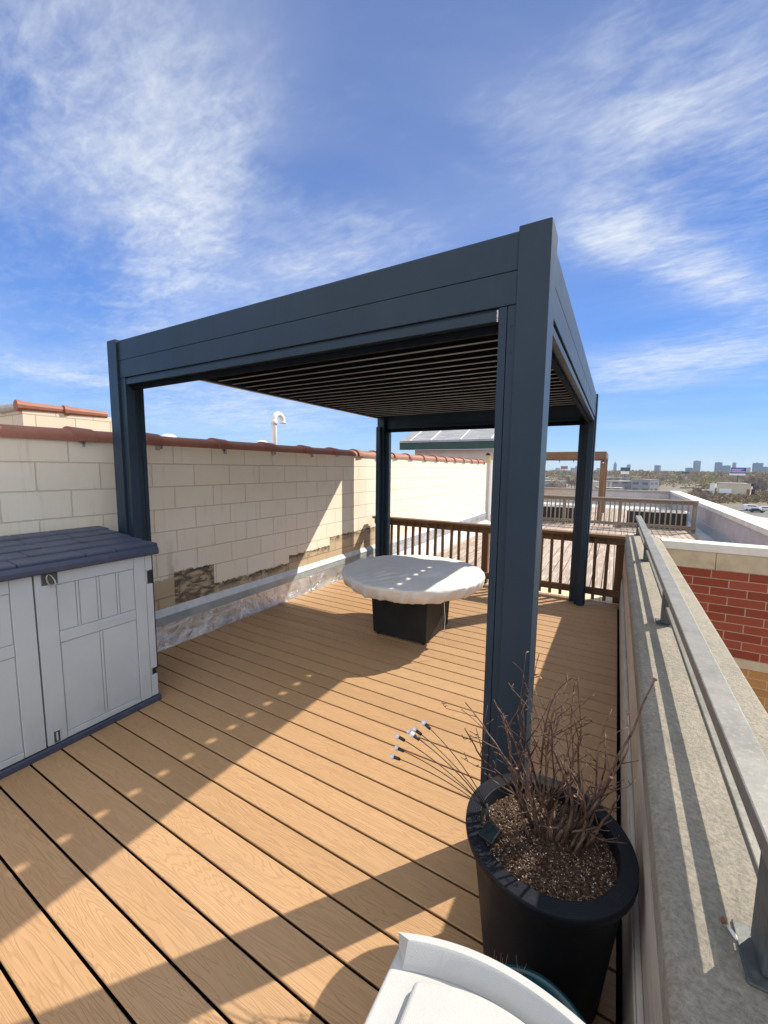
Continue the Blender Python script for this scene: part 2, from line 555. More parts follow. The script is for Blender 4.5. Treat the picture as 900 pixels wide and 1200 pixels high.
    M['tower_a'] = facade('tower_facade_grey', (.13, .16, .21), (.05, .07, .12), 5, 3.5, 1.1)
    M['tower_b'] = facade('tower_facade_blue', (.08, .12, .21), (.035, .06, .12), 4, 3.5, .9)
    M['tower_c'] = facade('tower_facade_tan', (.25, .24, .23), (.08, .10, .13), 5, 3.3, 1.3)
    M['low_grey'] = facade('grey_warehouse', (.28, .28, .29), (.12, .13, .15), 6, 4, 1.2)
    M['low_brown'] = facade('brown_brick_block', (.20, .125, .09), (.07, .07, .07), 3, 3.2, .9)
    M['low_red'] = facade('red_brick_block', (.24, .09, .06), (.07, .06, .06), 3, 3.2, .9)
    M['low_tan'] = facade('tan_brick_block', (.42, .33, .22), (.12, .12, .12), 4, 3.4, 1.1)
    M['low_blue'] = plain('slate_blue_cladding', (.10, .13, .17), .6, 0, .15, .2)
    M['cream'] = plain('cream_render', (.52, .47, .36), .8, 0, .08, .2)
    M['flatwhite'] = plain('white_render', (.72, .73, .74), .7, 0, .05, .2)
    M['flatroof'] = plain('flat_grey_roof', (.30, .29, .28), .9, 0, .2, .1)
    M['roofdark'] = plain('dark_felt_roof', (.10, .095, .09), .9, 0, .2, .1)
    M['roofblack'] = plain('black_roof_unit', (.02, .02, .022), .6)
    M['bb_blue'] = plain('billboard_blue', (.035, .05, .26), .4, 0, .1, .3)
    M['bb_pink'] = plain('billboard_pink', (.55, .22, .40), .4)
    M['bb_white'] = plain('billboard_white', (.75, .75, .78), .4)
    M['bb_red'] = plain('billboard_red', (.30, .13, .13), .5)
    M['bb_dark'] = plain('billboard_dark', (.035, .055, .055), .5)
    M['vehwhite'] = plain('white_vehicle_paint', (.72, .73, .75), .3)
    M['vehdark'] = plain('dark_vehicle_paint', (.03, .035, .05), .3)
    M['tyre'] = plain('tyre_rubber', (.015, .015, .015), .8)
    M['asphalt'] = plain('asphalt', (.11, .108, .105), .9, 0, .2, .3)
    M['paleground'] = plain('pale_concrete_yard', (.36, .33, .29), .9, 0, .2, .15)
    M['bark'] = plain('tree_bark', (.10, .075, .055), .9, 0, .2, 1)
    M['crown_bare'] = plain('bare_twig_crown', (.30, .22, .165), .9, 0, .4, .35)
    M['crown_dark'] = plain('dark_twig_crown', (.17, .135, .12), .9, 0, .4, .35)
    M['crown_olive'] = plain('budding_olive_crown', (.30, .28, .12), .9, 0, .35, .35)
    M['crown_green'] = plain('spring_green_crown', (.26, .30, .10), .9, 0, .35, .35)
    # ground sheet
    t = NT('city_ground')
    o = t.obj()
    a = t.noise(o, .012, 6, .65)
    b = t.noise(o, .06, 5, .6)
    c = t.mix(t.rng(a, .35, .65), (.13, .105, .075), (.20, .175, .145))
    c = t.mix(t.rng(b, .5, .7, 0, .7), c, (.11, .12, .055))
    c = t.mix(t.rng(t.noise(o, .03, 4), .58, .66, 0, .8), c, (.24, .22, .20))
    M['ground'] = t.out(c, .95, 0, .2)
    t = NT('dry_bank')
    o = t.obj()
    a = t.noise(o, .25, 6, .7)
    c = t.mix(t.rng(a, .35, .65), (.16, .12, .075), (.27, .21, .14))
    c = t.mix(t.rng(t.noise(o, .1, 4), .5, .65, 0, .6), c, (.12, .12, .06))
    M['bank'] = t.out(c, .95, 0, .2)


make_materials()


# ------------------------------------------------------------------ mesh helpers
class MB:
    def __init__(self):
        self.bm = bmesh.new()

    def box(self, x0, x1, y0, y1, z0, z1):
        x0, x1 = min(x0, x1), max(x0, x1)
        y0, y1 = min(y0, y1), max(y0, y1)
        z0, z1 = min(z0, z1), max(z0, z1)
        v = [self.bm.verts.new(p) for p in ((x0, y0, z0), (x1, y0, z0), (x1, y1, z0), (x0, y1, z0),
                                            (x0, y0, z1), (x1, y0, z1), (x1, y1, z1), (x0, y1, z1))]
        for f in ((3, 2, 1, 0), (4, 5, 6, 7), (0, 1, 5, 4), (1, 2, 6, 5), (2, 3, 7, 6), (3, 0, 4, 7)):
            self.bm.faces.new([v[i] for i in f])
        return self

    def prism(self, poly, axis, a, b):
        """poly: 2D outline (counter-clockwise) swept from a to b along axis 0/1/2"""
        def P(p, t):
            return ((t, p[0], p[1]), (p[0], t, p[1]), (p[0], p[1], t))[axis]
        va = [self.bm.verts.new(P(p, a)) for p in poly]
        vb = [self.bm.verts.new(P(p, b)) for p in poly]
        n = len(poly)
        self.bm.faces.new(va[::-1])
        self.bm.faces.new(vb)
        for i in range(n):
            self.bm.faces.new([va[i], va[(i + 1) % n], vb[(i + 1) % n], vb[i]])
        return self

    def tube(self, pts, rad, seg=8, cap=True):
        pts = [Vector(p) for p in pts]
        if not isinstance(rad, (list, tuple)):
            rad = [rad] * len(pts)
        rings = []
        prev = None
        for i, p in enumerate(pts):
            if i == 0:
                d = pts[1] - p
            elif i == len(pts) - 1:
                d = p - pts[i - 1]
            else:
                d = pts[i + 1] - pts[i - 1]
            d.normalize()
            if prev is None:
                a = d.orthogonal().normalized()
            else:
                a = (prev - d * prev.dot(d))
                a = a.normalized() if a.length > 1e-6 else d.orthogonal().normalized()
            prev = a
            b = d.cross(a)
            rings.append([self.bm.verts.new(p + (a * math.cos(2 * PI * k / seg) + b * math.sin(2 * PI * k / seg)) * rad[i]) for k in range(seg)])
        for r0, r1 in zip(rings, rings[1:]):
            for k in range(seg):
                self.bm.faces.new([r0[k], r0[(k + 1) % seg], r1[(k + 1) % seg], r1[k]])
        if cap:
            self.bm.faces.new(rings[0][::-1])
            self.bm.faces.new(rings[-1])
        return self

    def lathe(self, prof, cx, cy, seg=64, wob=None, close=False):
        rings = []
        for j, (r, z) in enumerate(prof):
            ring = []
            for k in range(seg):
                a = 2 * PI * k / seg
                rr, zz = (r, z) if wob is None else wob(j, a, r, z)
                ring.append(self.bm.verts.new((cx + rr * math.cos(a), cy + rr * math.sin(a), zz)))
            rings.append(ring)
        for r0, r1 in zip(rings, rings[1:]):
            for k in range(seg):
                self.bm.faces.new([r0[k], r0[(k + 1) % seg], r1[(k + 1) % seg], r1[k]])
        if close:
            self.bm.faces.new(rings[0][::-1])
            self.bm.faces.new(rings[-1])
        return self

    def tri(self, a, b, c):
        self.bm.faces.new([self.bm.verts.new(p) for p in (a, b, c)])

    def quad(self, *p):
        self.bm.faces.new([self.bm.verts.new(q) for q in p])

    def build(self, name, mat, parent=None, bevel=0, smooth=False, seg=2, recalc=True):
        if recalc:
            bmesh.ops.recalc_face_normals(self.bm, faces=self.bm.faces)
        me = bpy.data.meshes.new(name)
        self.bm.to_mesh(me)
        self.bm.free()
        if mat is not None:
            me.materials.append(mat)
        if smooth:
            for p in me.polygons:
                p.use_smooth = True
        o = bpy.data.objects.new(name, me)
        COL.objects.link(o)
        if bevel:
            bv = o.modifiers.new('bevel', 'BEVEL')
            bv.width = bevel
            bv.segments = seg
            bv.limit_method = 'ANGLE'
            bv.angle_limit = R(40)
        if parent is not None:
            put_under(o, parent)
        return o


def world_loc(o):
    l = Vector(o.location)
    return l if o.parent is None else l + world_loc(o.parent) if False else l


def put_under(o, parent):
    """parent a mesh whose coordinates are world coordinates (roots carry only locations)"""
    o.parent = parent
    tot = Vector((0, 0, 0))
    q = parent
    while q is not None:
        tot += Vector(q.location) + q.matrix_parent_inverse.translation
        q = q.parent
    o.matrix_parent_inverse = Matrix.Translation(-tot)


def tag(o, label=None, cat=None, group=None, kind=None):
    if label:
        o['label'] = label
    if cat:
        o['category'] = cat
    if group:
        o['group'] = group
    if kind:
        o['kind'] = kind
    return o


def thing(name, label, cat, loc, group=None):
    o = bpy.data.objects.new(name, None)
    COL.objects.link(o)
    o.location = loc
    o.empty_display_size = .1
    return tag(o, label, cat, group)


def dup_part(o, delta, parent=None):
    c = o.copy()
    COL.objects.link(c)
    c.location = Vector(o.location) + Vector(delta)
    if parent is not None:
        c.parent = parent
    return c


def copy_tree(o, loc=None, rz=None, sc=None, parent=None):
    c = o.copy()
    COL.objects.link(c)
    if parent is not None:
        c.parent = parent
    if loc is not None:
        c.location = loc
    if rz is not None:
        c.rotation_euler = (0, 0, rz)
    if sc is not None:
        c.scale = (sc, sc, sc) if not isinstance(sc, tuple) else sc
    for ch in list(o.children):
        copy_tree(ch, parent=c)
    return c


# ------------------------------------------------------------------ deck (setting)
X_DL, X_DR = -3.455, 0.101
Y_D0, Y_D1 = -2.4, 5.66
PB = .146
d = MB()
k0 = int(math.floor((Y_D0 - .5276) / PB))
k1 = int(math.floor((Y_D1 - .5276) / PB))
for k in range(k0, k1 + 1):
    ya = .5276 + k * PB + .0045
    yb = ya + PB - .0090
    r = .0035
    poly = [(ya + .008, -.025), (yb - .008, -.025), (yb, -r), (yb - r * .35, -r * .35), (yb - r, 0), (ya + r, 0), (ya + r * .35, -r * .35), (ya, -r)]
    d.prism(poly, 0, X_DL, X_DR)
d.build('deck', M['deck']).__setitem__('kind', 'structure')
MB().box(X_DL - .1, .14, Y_D0, 5.66, -.20, -.06).build('deck_underlay', plain('underlay', (.006, .005, .005), .95, spec=.05)).__setitem__('kind', 'structure')

# neighbour's roof terrace beyond the rail
d = MB()
x = -3.0
while x < 1.93:
    d.box(x + .006, x + .139, 6.0, 20.5, -.03, -.004)
    x += .145
tag(d.build('terrace_deck', M['olddeck'], bevel=0), kind='structure')
tag(MB().box(-3.50, 2.24, 5.99, 23.5, -.30, -.06).build('terrace_roof', M['membrane']), kind='structure')
d = MB()
x = -3.44
while x < .14:
    d.box(x + .003, min(x + .30, .13), 5.665, 5.985, -.05, .004)
    x += .304
tag(d.build('kerb', M['kerb'], bevel=.004), kind='structure')

# ------------------------------------------------------------------ left block wall
XW = -3.5163
wall = thing('block_wall', 'long painted concrete block wall with clay tile cap and stained foot, left of the deck', 'wall', (-3.6, 5, 0))
MB().box(-3.706, XW, -3.0, 12.5, -.3, 1.845).build('blockwork', M['block'], wall)
# cap tiles
TX, HW, TH = -3.611, .128, .105


def cap_tile(y0, L, s0, s1):
    b = MB()
    prof = []
    for yy, s in ((y0, s0), (y0 + L, s1)):
        ring = []
        for k in range(13):
            a = PI * k / 12
            ring.append((TX + HW * s * math.cos(a), yy, 1.832 + TH * s * (math.sin(a) ** .8)))
        prof.append(ring)
    outer = [[b.bm.verts.new(p) for p in r] for r in prof]
    for k in range(12):
        b.bm.faces.new([outer[0][k], outer[0][k + 1], outer[1][k + 1], outer[1][k]])
    for r, fl in ((outer[0], 1), (outer[1], 0)):
        b.bm.faces.new(r if fl else r[::-1])
    b.bm.faces.new([outer[0][0], outer[1][0], outer[1][12], outer[0][12]])
    return b


joints = [-2.53 + .62 * i for i in range(6)] + [1.03 - .06, 1.59, 2.119, 2.841, 3.506, 4.171, 4.78]
joints = [-2.9, -2.3, -1.65, -1.0, -.35, .33, .99, 1.59, 2.119, 2.841, 3.506, 4.171, 4.78, 5.38, 5.96, 6.557, 7.168, 7.829, 8.49, 9.08, 9.67, 10.33, 11.0, 11.6, 12.2]
for i, (a, b_) in enumerate(zip(joints, joints[1:])):
    jit = random.uniform(.97, 1.03)
    rand_t = M['tile']
    t_ = cap_tile(a, b_ - a + .02, .88 * jit, .92 * jit).build('cap_tile', rand_t, wall, smooth=True)
    md = t_.modifiers.new('split', 'EDGE_SPLIT')
    md.split_angle = R(50)
    t_ = cap_tile(b_ - .12, .15, 1.10 * jit, 1.0 * jit).build('tile_collar', rand_t, wall, smooth=True)
    md = t_.modifiers.new('split', 'EDGE_SPLIT')
    md.split_angle = R(50)
# mortar lumps under the joints
m = MB()
for b_ in joints[1:]:
    for q in range(3):
        yy = b_ - .02 + random.uniform(-.05, .05)
        w = random.uniform(.008, .02)
        m.box(XW - .02, XW + .010, yy - w, yy + w, 1.832 - random.uniform(.012, .05), 1.846)
m.build('mortar_drips', M['mortar'], wall, bevel=.004)
# flashing and termination bar
fl = MB()
rows = 90
prev = None
for i in range(rows + 1):
    yy = -2.9 + (12.4 + 2.9) * i / rows
    w = [random.uniform(-.006, .008) for _ in range(4)]
    ring = [fl.bm.verts.new(p) for p in ((XW + .020, yy, .222), (XW + .026 + w[0] * .5, yy, .17), (XW + .034 + w[1] * .6, yy, .10), (XW + .044 + w[2] * .6, yy, .05), (XW + .062, yy, -.01))]
    if prev:
        for k in range(4):
            fl.bm.faces.new([prev[k], prev[k + 1], ring[k + 1], ring[k]])
    prev = ring
fo = fl.build('flashing', M['flash'], wall, smooth=True)
fo.modifiers.new('thick', 'SOLIDIFY').thickness = .003
fo.modifiers.new('sub', 'SUBSURF').levels = 1
MB().box(XW + .001, XW + .030, -2.9, 12.4, .212, .292).build('termination_bar', M['termbar'], wall, bevel=.004)
MB().prism([(XW + .001, .2925), (XW + .038, .2925), (XW + .034, .306), (XW + .010, .356), (XW + .001, .358)], 1, -2.9, 12.4).build('sealant_strip', M['sealant'], wall, bevel=.003)
for i in range(9):
    yy = -2.4 + 1.62 * i
    MB().prism([(XW + .022, .215), (XW + .050, .03), (XW + .068, -.008), (XW + .072, -.006), (XW + .054, .04), (XW + .027, .215)], 1, yy, yy + .09).build('lap_seam', M['flash'], wall, bevel=.002)
sc = MB()
for i in range(46):
    yy = -2.6 + i * .325
    sc.box(XW + .028, XW + .034, yy - .007, yy + .007, .242, .256)
sc.build('bar_screws', M['steel'], wall)
# membrane strip of the neighbouring roof along the wall foot beyond the rail
tag(MB().prism([(XW + .06, -.05), (-2.98, -.05), (-2.98, -.006), (XW + .20, .02), (XW + .06, .09)], 1, 6.0, 12.4).build('roof_strip', M['membrane']), kind='structure')

# ------------------------------------------------------------------ pergola
XL, XR, YF, YB, HT = -3.24, -.2524, 1.6038, 5.53, 2.54
perg = thing('louvred_pergola', 'dark anthracite metal pergola with louvred roof standing on the brown deck', 'pergola', ((XL + XR) / 2, (YF + YB) / 2, 0))


def pbox(b, cx, cy, sx, sy, u0, u1, v0, v1, z0, z1):
    b.box(cx - sx * u0, cx - sx * u1, cy - sy * v0, cy - sy * v1, z0, z1)


ZF = 2.275      # underside of the fascia
for cx, sx in ((XL, -1), (XR, 1)):
    for cy, sy in ((YF, -1), (YB, 1)):
        b = MB()
        pbox(b, cx, cy, sx, sy, 0, .115, 0, .137, .012, HT)
        post = b.build('post', M['anth'], perg, bevel=.0025)
        b = MB()
        pbox(b, cx, cy, sx, sy, .1165, .148, .017, .080, .012, ZF - .002)
        pbox(b, cx, cy, sx, sy, .1505, .181, .017, .080, .012, ZF - .002)
        pbox(b, cx, cy, sx, sy, .1165, .178, .030, .075, .012, ZF - .002)
        b.build('guide_channel', M['anth'], post, bevel=.0015)
        b = MB()
        pbox(b, cx, cy, sx, sy, .017, .080, .1385, .168, .012, ZF - .002)
        pbox(b, cx, cy, sx, sy, .017, .080, .1705, .201, .012, ZF - .002)
        pbox(b, cx, cy, sx, sy, .030, .075, .1385, .198, .012, ZF - .002)
        b.build('guide_channel', M['anth'], post, bevel=.0015)
        b = MB()
        pbox(b, cx, cy, sx, sy, .0, .12, .0, .14, 0, .011)
        b.build('foot_plate', M['anth'], post, bevel=.002)
        for z in (.55, .95, 1.35, 1.75, 2.1, 2.20):
            yy = cy - sy * .0165
            xx = cx - sx * .133
            MB().tube([(xx, yy, z), (xx, yy + sy * .0018, z)], .0048, 10).build('screw', M['black'], post)
        if (cx, cy) == (XR, YB):
            xx, yy = cx + .001, cy - sy * .11
            MB().prism([(xx, .0), (xx + .045, .0), (xx + .045, .012), (xx + .030, .013), (xx + .029, .034), (xx + .013, .034), (xx + .012, .013), (xx, .012)], 1, yy - .022, yy + .022).build('anchor_bolt', M['steel'], post, bevel=.002)


def beam(axis, c, s, a, b_, name='beam'):
    """fascia beam; axis 0 runs along X at outer face y=c (s=+1 outer to +Y)"""
    def q(mb, v0, v1, z0, z1, aa=a, bb=b_):
        w0, w1 = c - s * v0, c - s * v1
        if axis == 0:
            mb.box(aa, bb, w0, w1, z0, z1)
        else:
            mb.box(w0, w1, aa, bb, z0, z1)
    m = MB()
    if axis == 1 and s < 0:
        q(m, .015, .058, 2.400, 2.526)
        q(m, .058, .072, 2.404, 2.43)
        bo = m.build(name, M['anth'], perg, bevel=.002)
        m = MB()
        q(m, .030, .058, 2.5265, 2.5385)
        m.build('top_cap', M['anth'], bo, bevel=.002)
        m = MB()
        q(m, .055, .073, 2.394, 2.3995)
        m.build('gutter_edge', M['gutter_edge'], bo)
        return bo
    q(m, .015, .058, 2.396, 2.526)
    q(m, .015, .058, ZF, 2.3925)
    q(m, .019, .055, 2.391, 2.398)
    q(m, .030, .080, 2.246, 2.276)
    bo = m.build(name, M['anth'], perg, bevel=.002)
    m = MB()
    q(m, .022, .060, 2.226, 2.262)
    m.build('lower_track', M['anth'], bo, bevel=.0015)
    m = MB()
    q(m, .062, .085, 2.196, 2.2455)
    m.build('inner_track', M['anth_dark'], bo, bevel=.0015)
    m = MB()
    q(m, .030, .058, 2.5265, 2.5385)
    m.build('top_cap', M['anth'], bo, bevel=.002)
    m = MB()
    if axis == 1 and s > 0:
        q(m, .0805, .086, 2.246, 2.285)
        m.build('gutter_edge', M['gutter_edge'], bo)
    elif axis == 1:
        q(m, .0805, .086, 2.190, 2.1955)
        m.build('gutter_edge', M['gutter_edge'], bo)
    return bo


beam(0, YF, -1, XL + .117, XR - .117)
beam(0, YB, 1, XL + .117, XR - .117)
beam(1, XL, -1, YF + .139, YB - .139)
beam(1, XR, 1, YF + .139, YB - .139)
# louvres
LP = .1516
lx0, lx1 = XL + .095, XR - .168
ny = 25
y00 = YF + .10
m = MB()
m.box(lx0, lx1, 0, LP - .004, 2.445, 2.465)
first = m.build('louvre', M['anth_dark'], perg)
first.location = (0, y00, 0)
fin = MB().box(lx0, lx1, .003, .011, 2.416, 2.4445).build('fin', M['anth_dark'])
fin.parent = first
lip = MB().box(lx0, lx1, .002, .012, 2.4105, 2.4155).build('seal_lip', M['seal'])  # thin strip carrying the painted bounce light
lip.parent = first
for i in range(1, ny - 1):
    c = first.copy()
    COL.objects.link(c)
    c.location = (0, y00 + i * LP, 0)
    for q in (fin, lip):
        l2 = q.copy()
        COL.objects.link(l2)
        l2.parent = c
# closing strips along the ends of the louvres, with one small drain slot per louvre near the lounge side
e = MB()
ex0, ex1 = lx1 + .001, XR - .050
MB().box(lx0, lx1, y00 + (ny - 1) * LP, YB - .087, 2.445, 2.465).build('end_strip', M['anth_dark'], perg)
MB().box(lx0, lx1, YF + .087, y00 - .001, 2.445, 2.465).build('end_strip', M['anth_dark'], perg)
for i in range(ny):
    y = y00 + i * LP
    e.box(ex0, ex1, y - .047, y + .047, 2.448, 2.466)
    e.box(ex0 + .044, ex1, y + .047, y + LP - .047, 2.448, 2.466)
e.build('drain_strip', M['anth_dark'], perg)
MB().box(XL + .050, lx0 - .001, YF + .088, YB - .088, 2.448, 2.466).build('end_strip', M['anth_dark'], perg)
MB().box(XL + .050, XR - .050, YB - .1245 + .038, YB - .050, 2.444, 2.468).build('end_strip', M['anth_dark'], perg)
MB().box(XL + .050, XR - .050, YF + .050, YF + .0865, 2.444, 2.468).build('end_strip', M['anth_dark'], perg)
# white scuffs at the front corner
m = MB()
for i in range(16):
    z = 2.265 - i * .0027 - random.uniform(0, .002)
    w = random.uniform(.001, .0035)
    m.box(XR - .186 - w, XR - .183, YF + .0148, YF + .0158, z - .002, z + .001)
m.build('chipped_edge', M['bb_white'], perg)
MB().tube([(XL + .06, YB - .19, 2.196), (XL + .06, YB - .19, 2.13)], .004, 6).build('cord_end', M['black'], perg)

# ------------------------------------------------------------------ near wooden railing
YR = 5.64


def railing(x0, x1, y, posts, bal, mx, mz, label, name='wooden_railing', zt=.87, top_w=.14):
    t = thing(name, label, 'railing', ((x0 + x1) / 2, y, 0))
    MB().box(x0, x1, y - top_w * .5, y + top_w * .5, zt - .036, zt).build('top_cap', mx, t, bevel=.004)
    MB().box(x0, x1, y + .002, y + .040, zt - .125, zt - .037).build('top_rail', mx, t, bevel=.003)
    MB().box(x0, x1, y + .002, y + .040, .085, .172).build('bottom_rail', mx, t, bevel=.003)
    for px in posts:
        MB().box(px - .045, px + .045, y - .012 + .055, y + .133, -.03, zt - .037).build('post', mz, t, bevel=.004)
    for bx in bal:
        w = .017 + random.uniform(-.002, .002)
        o = MB().box(-w, w, -.034, .0, .035, zt - .045).build('baluster', mz)
        o.parent = t
        o.location = (bx - (x0 + x1) / 2, 0, 0)
        o.rotation_euler = (random.uniform(-.006, .006), random.uniform(-.012, .012), 0)
    return t


bal = [-3.35 + .127 * i for i in range(27)]
railing(-3.43, .135, YR, (-3.385, -1.59, .09), [b for b in bal if all(abs(b - p) > .07 for p in (-3.385, -1.59, .09))],
        M['brownwood_x'], M['brownwood_z'], 'near brown stained wooden railing behind the pergola at the deck end')
# far railing
bal = [-3.3 + .122 * i for i in range(43)]
fp = (-3.3, -1.35, .13, 1.86)
railing(-3.34, 1.91, 13.4, fp, [b for b in bal if all(abs(b - p) > .07 for p in fp)],
        M['greywood_x'], M['greywood_z'], 'far weathered grey wooden railing across the neighbouring terrace', zt=.875)

# ------------------------------------------------------------------ right parapet
par = thing('parapet_wall', 'low parapet wall along the right of the deck with broad grey concrete coping', 'wall', (.3, 2.5, 0))
cp = MB()
yj = [-2.6, .60, 6.19]
r = .014
cp.prism([(.127, .715), (.520, .715), (.520, .800), (.508, .812), (.143, .812), (.127, .797)], 1, -2.6, 6.19)
bmesh.ops.bisect_plane(cp.bm, geom=cp.bm.verts[:] + cp.bm.edges[:] + cp.bm.faces[:], plane_co=(0, 2, 0), plane_no=(0, 1, 0))
cp.build('coping', M['coping'], par, bevel=.006)
MB().box(.142, .500, -2.6, 6.17, -13, .712).build('wall_body', M['stucco'], par)
MB().box(.122, .1415, -2.6, 6.0, -.06, .30).build('base_flashing', M['paleflash'], par, bevel=.003)
MB().box(.126, .1415, -2.6, 6.0, .30, .33).build('termination_bar', M['paleflash'], par, bevel=.004)
# steel railing on the coping
rl = thing('metal_railing', 'low chalky grey steel railing fixed along the parapet coping', 'railing', (.28, 2.5, .812))
MB().box(.252, .316, .50, 6.46, 1.012, 1.05).build('top_bar', M['rail'], rl, bevel=.004)
for a, b_ in ((.895, 2.625), (2.70, 4.435), (4.51, 6.175)):
    MB().box(.272, .298, a, b_, .905, .925).build('lower_bar', M['rail'], rl, bevel=.003)
for i, yy in enumerate((.862, 2.664, 4.470, 6.21)):
    po = MB().box(.262, .310, yy - .035, yy + .035, .818, 1.0125).build('post', M['railpost'], rl, bevel=.004)
    MB().box(.240, .332, yy - .055, yy + .055, .8125, .8175).build('base_plate', M['railpost'], po, bevel=.002)
    for dx in (-.034, .034):
        MB().tube([(.286 + dx, yy - .044, .818), (.286 + dx, yy - .045, .828)], .006, 8).build('anchor_bolt', M['railpost'], po)
# return panel at the near end of the railing
MB().box(.3105, .50, .80, .858, .83, 1.012).build('end_panel', M['railpost'], rl, bevel=.004)
# little anchor with caulk and a wedge of rusty steel
MB().tube([(.231, .899, .8155), (.235, .890, .817), (.239, .882, .817), (.242, .876, .8155)], [.0015, .0035, .0035, .0015], 10).build('caulk_bead', M['caulk'], rl, smooth=True)
MB().prism([(.224, .900), (.231, .905), (.229, .915), (.226, .914), (.222, .906)], 2, .8125, .817).build('rust_shim', M['rust'], rl, bevel=.002)

# ------------------------------------------------------------------ brick return wall
bw = thing('brick_wall', 'red brick wall with pale stone coping and tan brick below the rail', 'wall', (1.4, 6.05, 0))
MB().box(.521, 2.62, 5.93, 6.18, .715, .812).build('coping', M['whitecop'], bw, bevel=.006)
m = MB()
for a, b_ in ((.523, 1.058), (1.063, 1.70), (1.705, 2.6)):
    m.box(a, b_, 5.940, 6.16, .512, .713)
m.build('stone_band', M['limestone'], bw, bevel=.003)
MB().box(.501, 2.6, 5.95, 6.16, -.508, .510).build('red_brickwork', M['redbrick'], bw)
MB().box(.501, 2.6, 5.942, 6.16, -.612, -.509).build('stone_course', M['limestone'], bw, bevel=.003)
MB().box(.501, 2.6, 5.95, 6.16, -13, -.613).build('tan_brickwork', M['tanbrick'], bw)

# white parapets of the neighbouring terrace
wp = thing('terrace_parapet', 'pale stucco parapet with light coping running to the far right corner of the terrace', 'wall', (2.3, 15, 0))
MB().box(2.25, 2.55, 6.19, 23.7, -13, .60).build('stucco_wall', M['lilac'], wp)
MB().box(2.22, 2.62, 6.19, 23.72, .602, .705).build('coping', M['whitecop'], wp, bevel=.006)
MB().box(2.225, 2.2485, 6.19, 23.4, -.06, .16).build('base_flashing', M['termbar'], wp, bevel=.004)
MB().box(2.215, 2.249, 6.19, 23.4, .16, .20).build('termination_bar', M['termbar'], wp, bevel=.004)
fpz = thing('end_parapet', 'tan and grey stucco parapet closing the far end of the terrace', 'wall', (0, 23.6, 0))
MB().box(-1.9, 2.24, 23.5, 23.7, -.3, .61).build('grey_wall', M['lilac'], fpz)
MB().box(-9, -1.905, 23.5, 23.7, -.3, .61).build('tan_wall', M['tanstucco'], fpz)
MB().box(-9, 2.215, 23.46, 23.74, .612, .69).build('coping', M['coping'], fpz, bevel=.005)

# ------------------------------------------------------------------ black planter boxes behind the far railing
def planter_box(x0, x1, y, label):
    t = thing('planter_box', label, 'planter box', ((x0 + x1) / 2, y, 0), None)
    m = MB()
    m.box(x0, x1, y, y + .02, .0, .46)
    m.box(x0, x1, y + .48, y + .5, .0, .46)
    m.box(x0, x0 + .02, y + .021, y + .479, 0, .46)
    m.box(x1 - .02, x1, y + .021, y + .479, 0, .46)
    m.build('box_sides', M['boxblack'], t)
    MB().box(x0 + .02, x1 - .02, y + .02, y + .48, .05, .43).build('soil', M['soil'], t)
    m = MB()
    m.box(x0 - .02, x1 + .02, y - .02, y + .05, .461, .50)
    m.box(x0 - .02, x1 + .02, y + .45, y + .52, .461, .50)
    m.box(x0 - .02, x0 + .04, y + .051, y + .449, .461, .50)
    m.box(x1 - .04, x1 + .02, y + .051, y + .449, .461, .50)
    m.build('rim', M['boxrim'], t)
    # a few dry stems
    s = MB()
    for i in range(26):
        px, py = random.uniform(x0 + .05, x1 - .05), y + random.uniform(.08, .42)
        h = random.uniform(.05, .16)
        s.tube([(px, py, .43), (px + random.uniform(-.05, .05), py, .45 + h)], [.008, .003], 4)
    s.build('dry_stems', M['crown_dark'], t)


planter_box(.33, 1.80, 14.0, 'long black planter box with white rim behind the right end of far railing')
planter_box(-2.6, -.85, 14.0, 'long black planter box with white rim left of the cedar frame post')

# ------------------------------------------------------------------ cedar frame
cf = thing('timber_pergola', 'open brown cedar pergola frame with hanging string lights beyond the far railing', 'pergola', (-2, 16, 0))
m = MB().box(-3.7, -.345, 15.0, 15.14, 2.03, 2.265).build('beam', M['cedar_x'], cf, bevel=.008)
m = MB().box(-3.7, -.345, 17.9, 18.04, 2.03, 2.265).build('beam', M['cedar_x'], cf, bevel=.008)
for x in (-3.55, -.345):
    MB().box(x - .14, x, 15.145, 17.895, 2.05, 2.265).build('side_beam', M['cedar_x'], cf, bevel=.008)
for x in (-3.6, -.42):
    for y in (15.0, 17.9):
        MB().box(x - .085, x + .065, y + .002, y + .138, 0, 2.028).build('post', M['cedar_z'], cf, bevel=.006)
    
sl = thing('string_light', 'string of small clear bulbs hanging under the cedar beam', 'string light', (-1.5, 14.98, 2))
pts = []
for i in range(25):
    u = i / 24
    pts.append((-3.6 + 3.2 * u, 14.97, 2.02 - .05 * math.sin(PI * ((u * 4) % 1))))
MB().tube(pts, .006, 5).build('cable', M['blackwire'], sl)
for i in range(8):
    x = -3.5 + .44 * i
    b = MB().tube([(x, 14.97, 2.0), (x, 14.97, 1.93)], .014, 6).build('socket', M['black'], sl)
    bmb = MB()
    bmesh.ops.create_icosphere(bmb.bm, subdivisions=1, radius=.028, matrix=Matrix.Translation((x, 14.97, 1.90)))
    bmb.build('bulb', M['bulb'], sl, smooth=True)

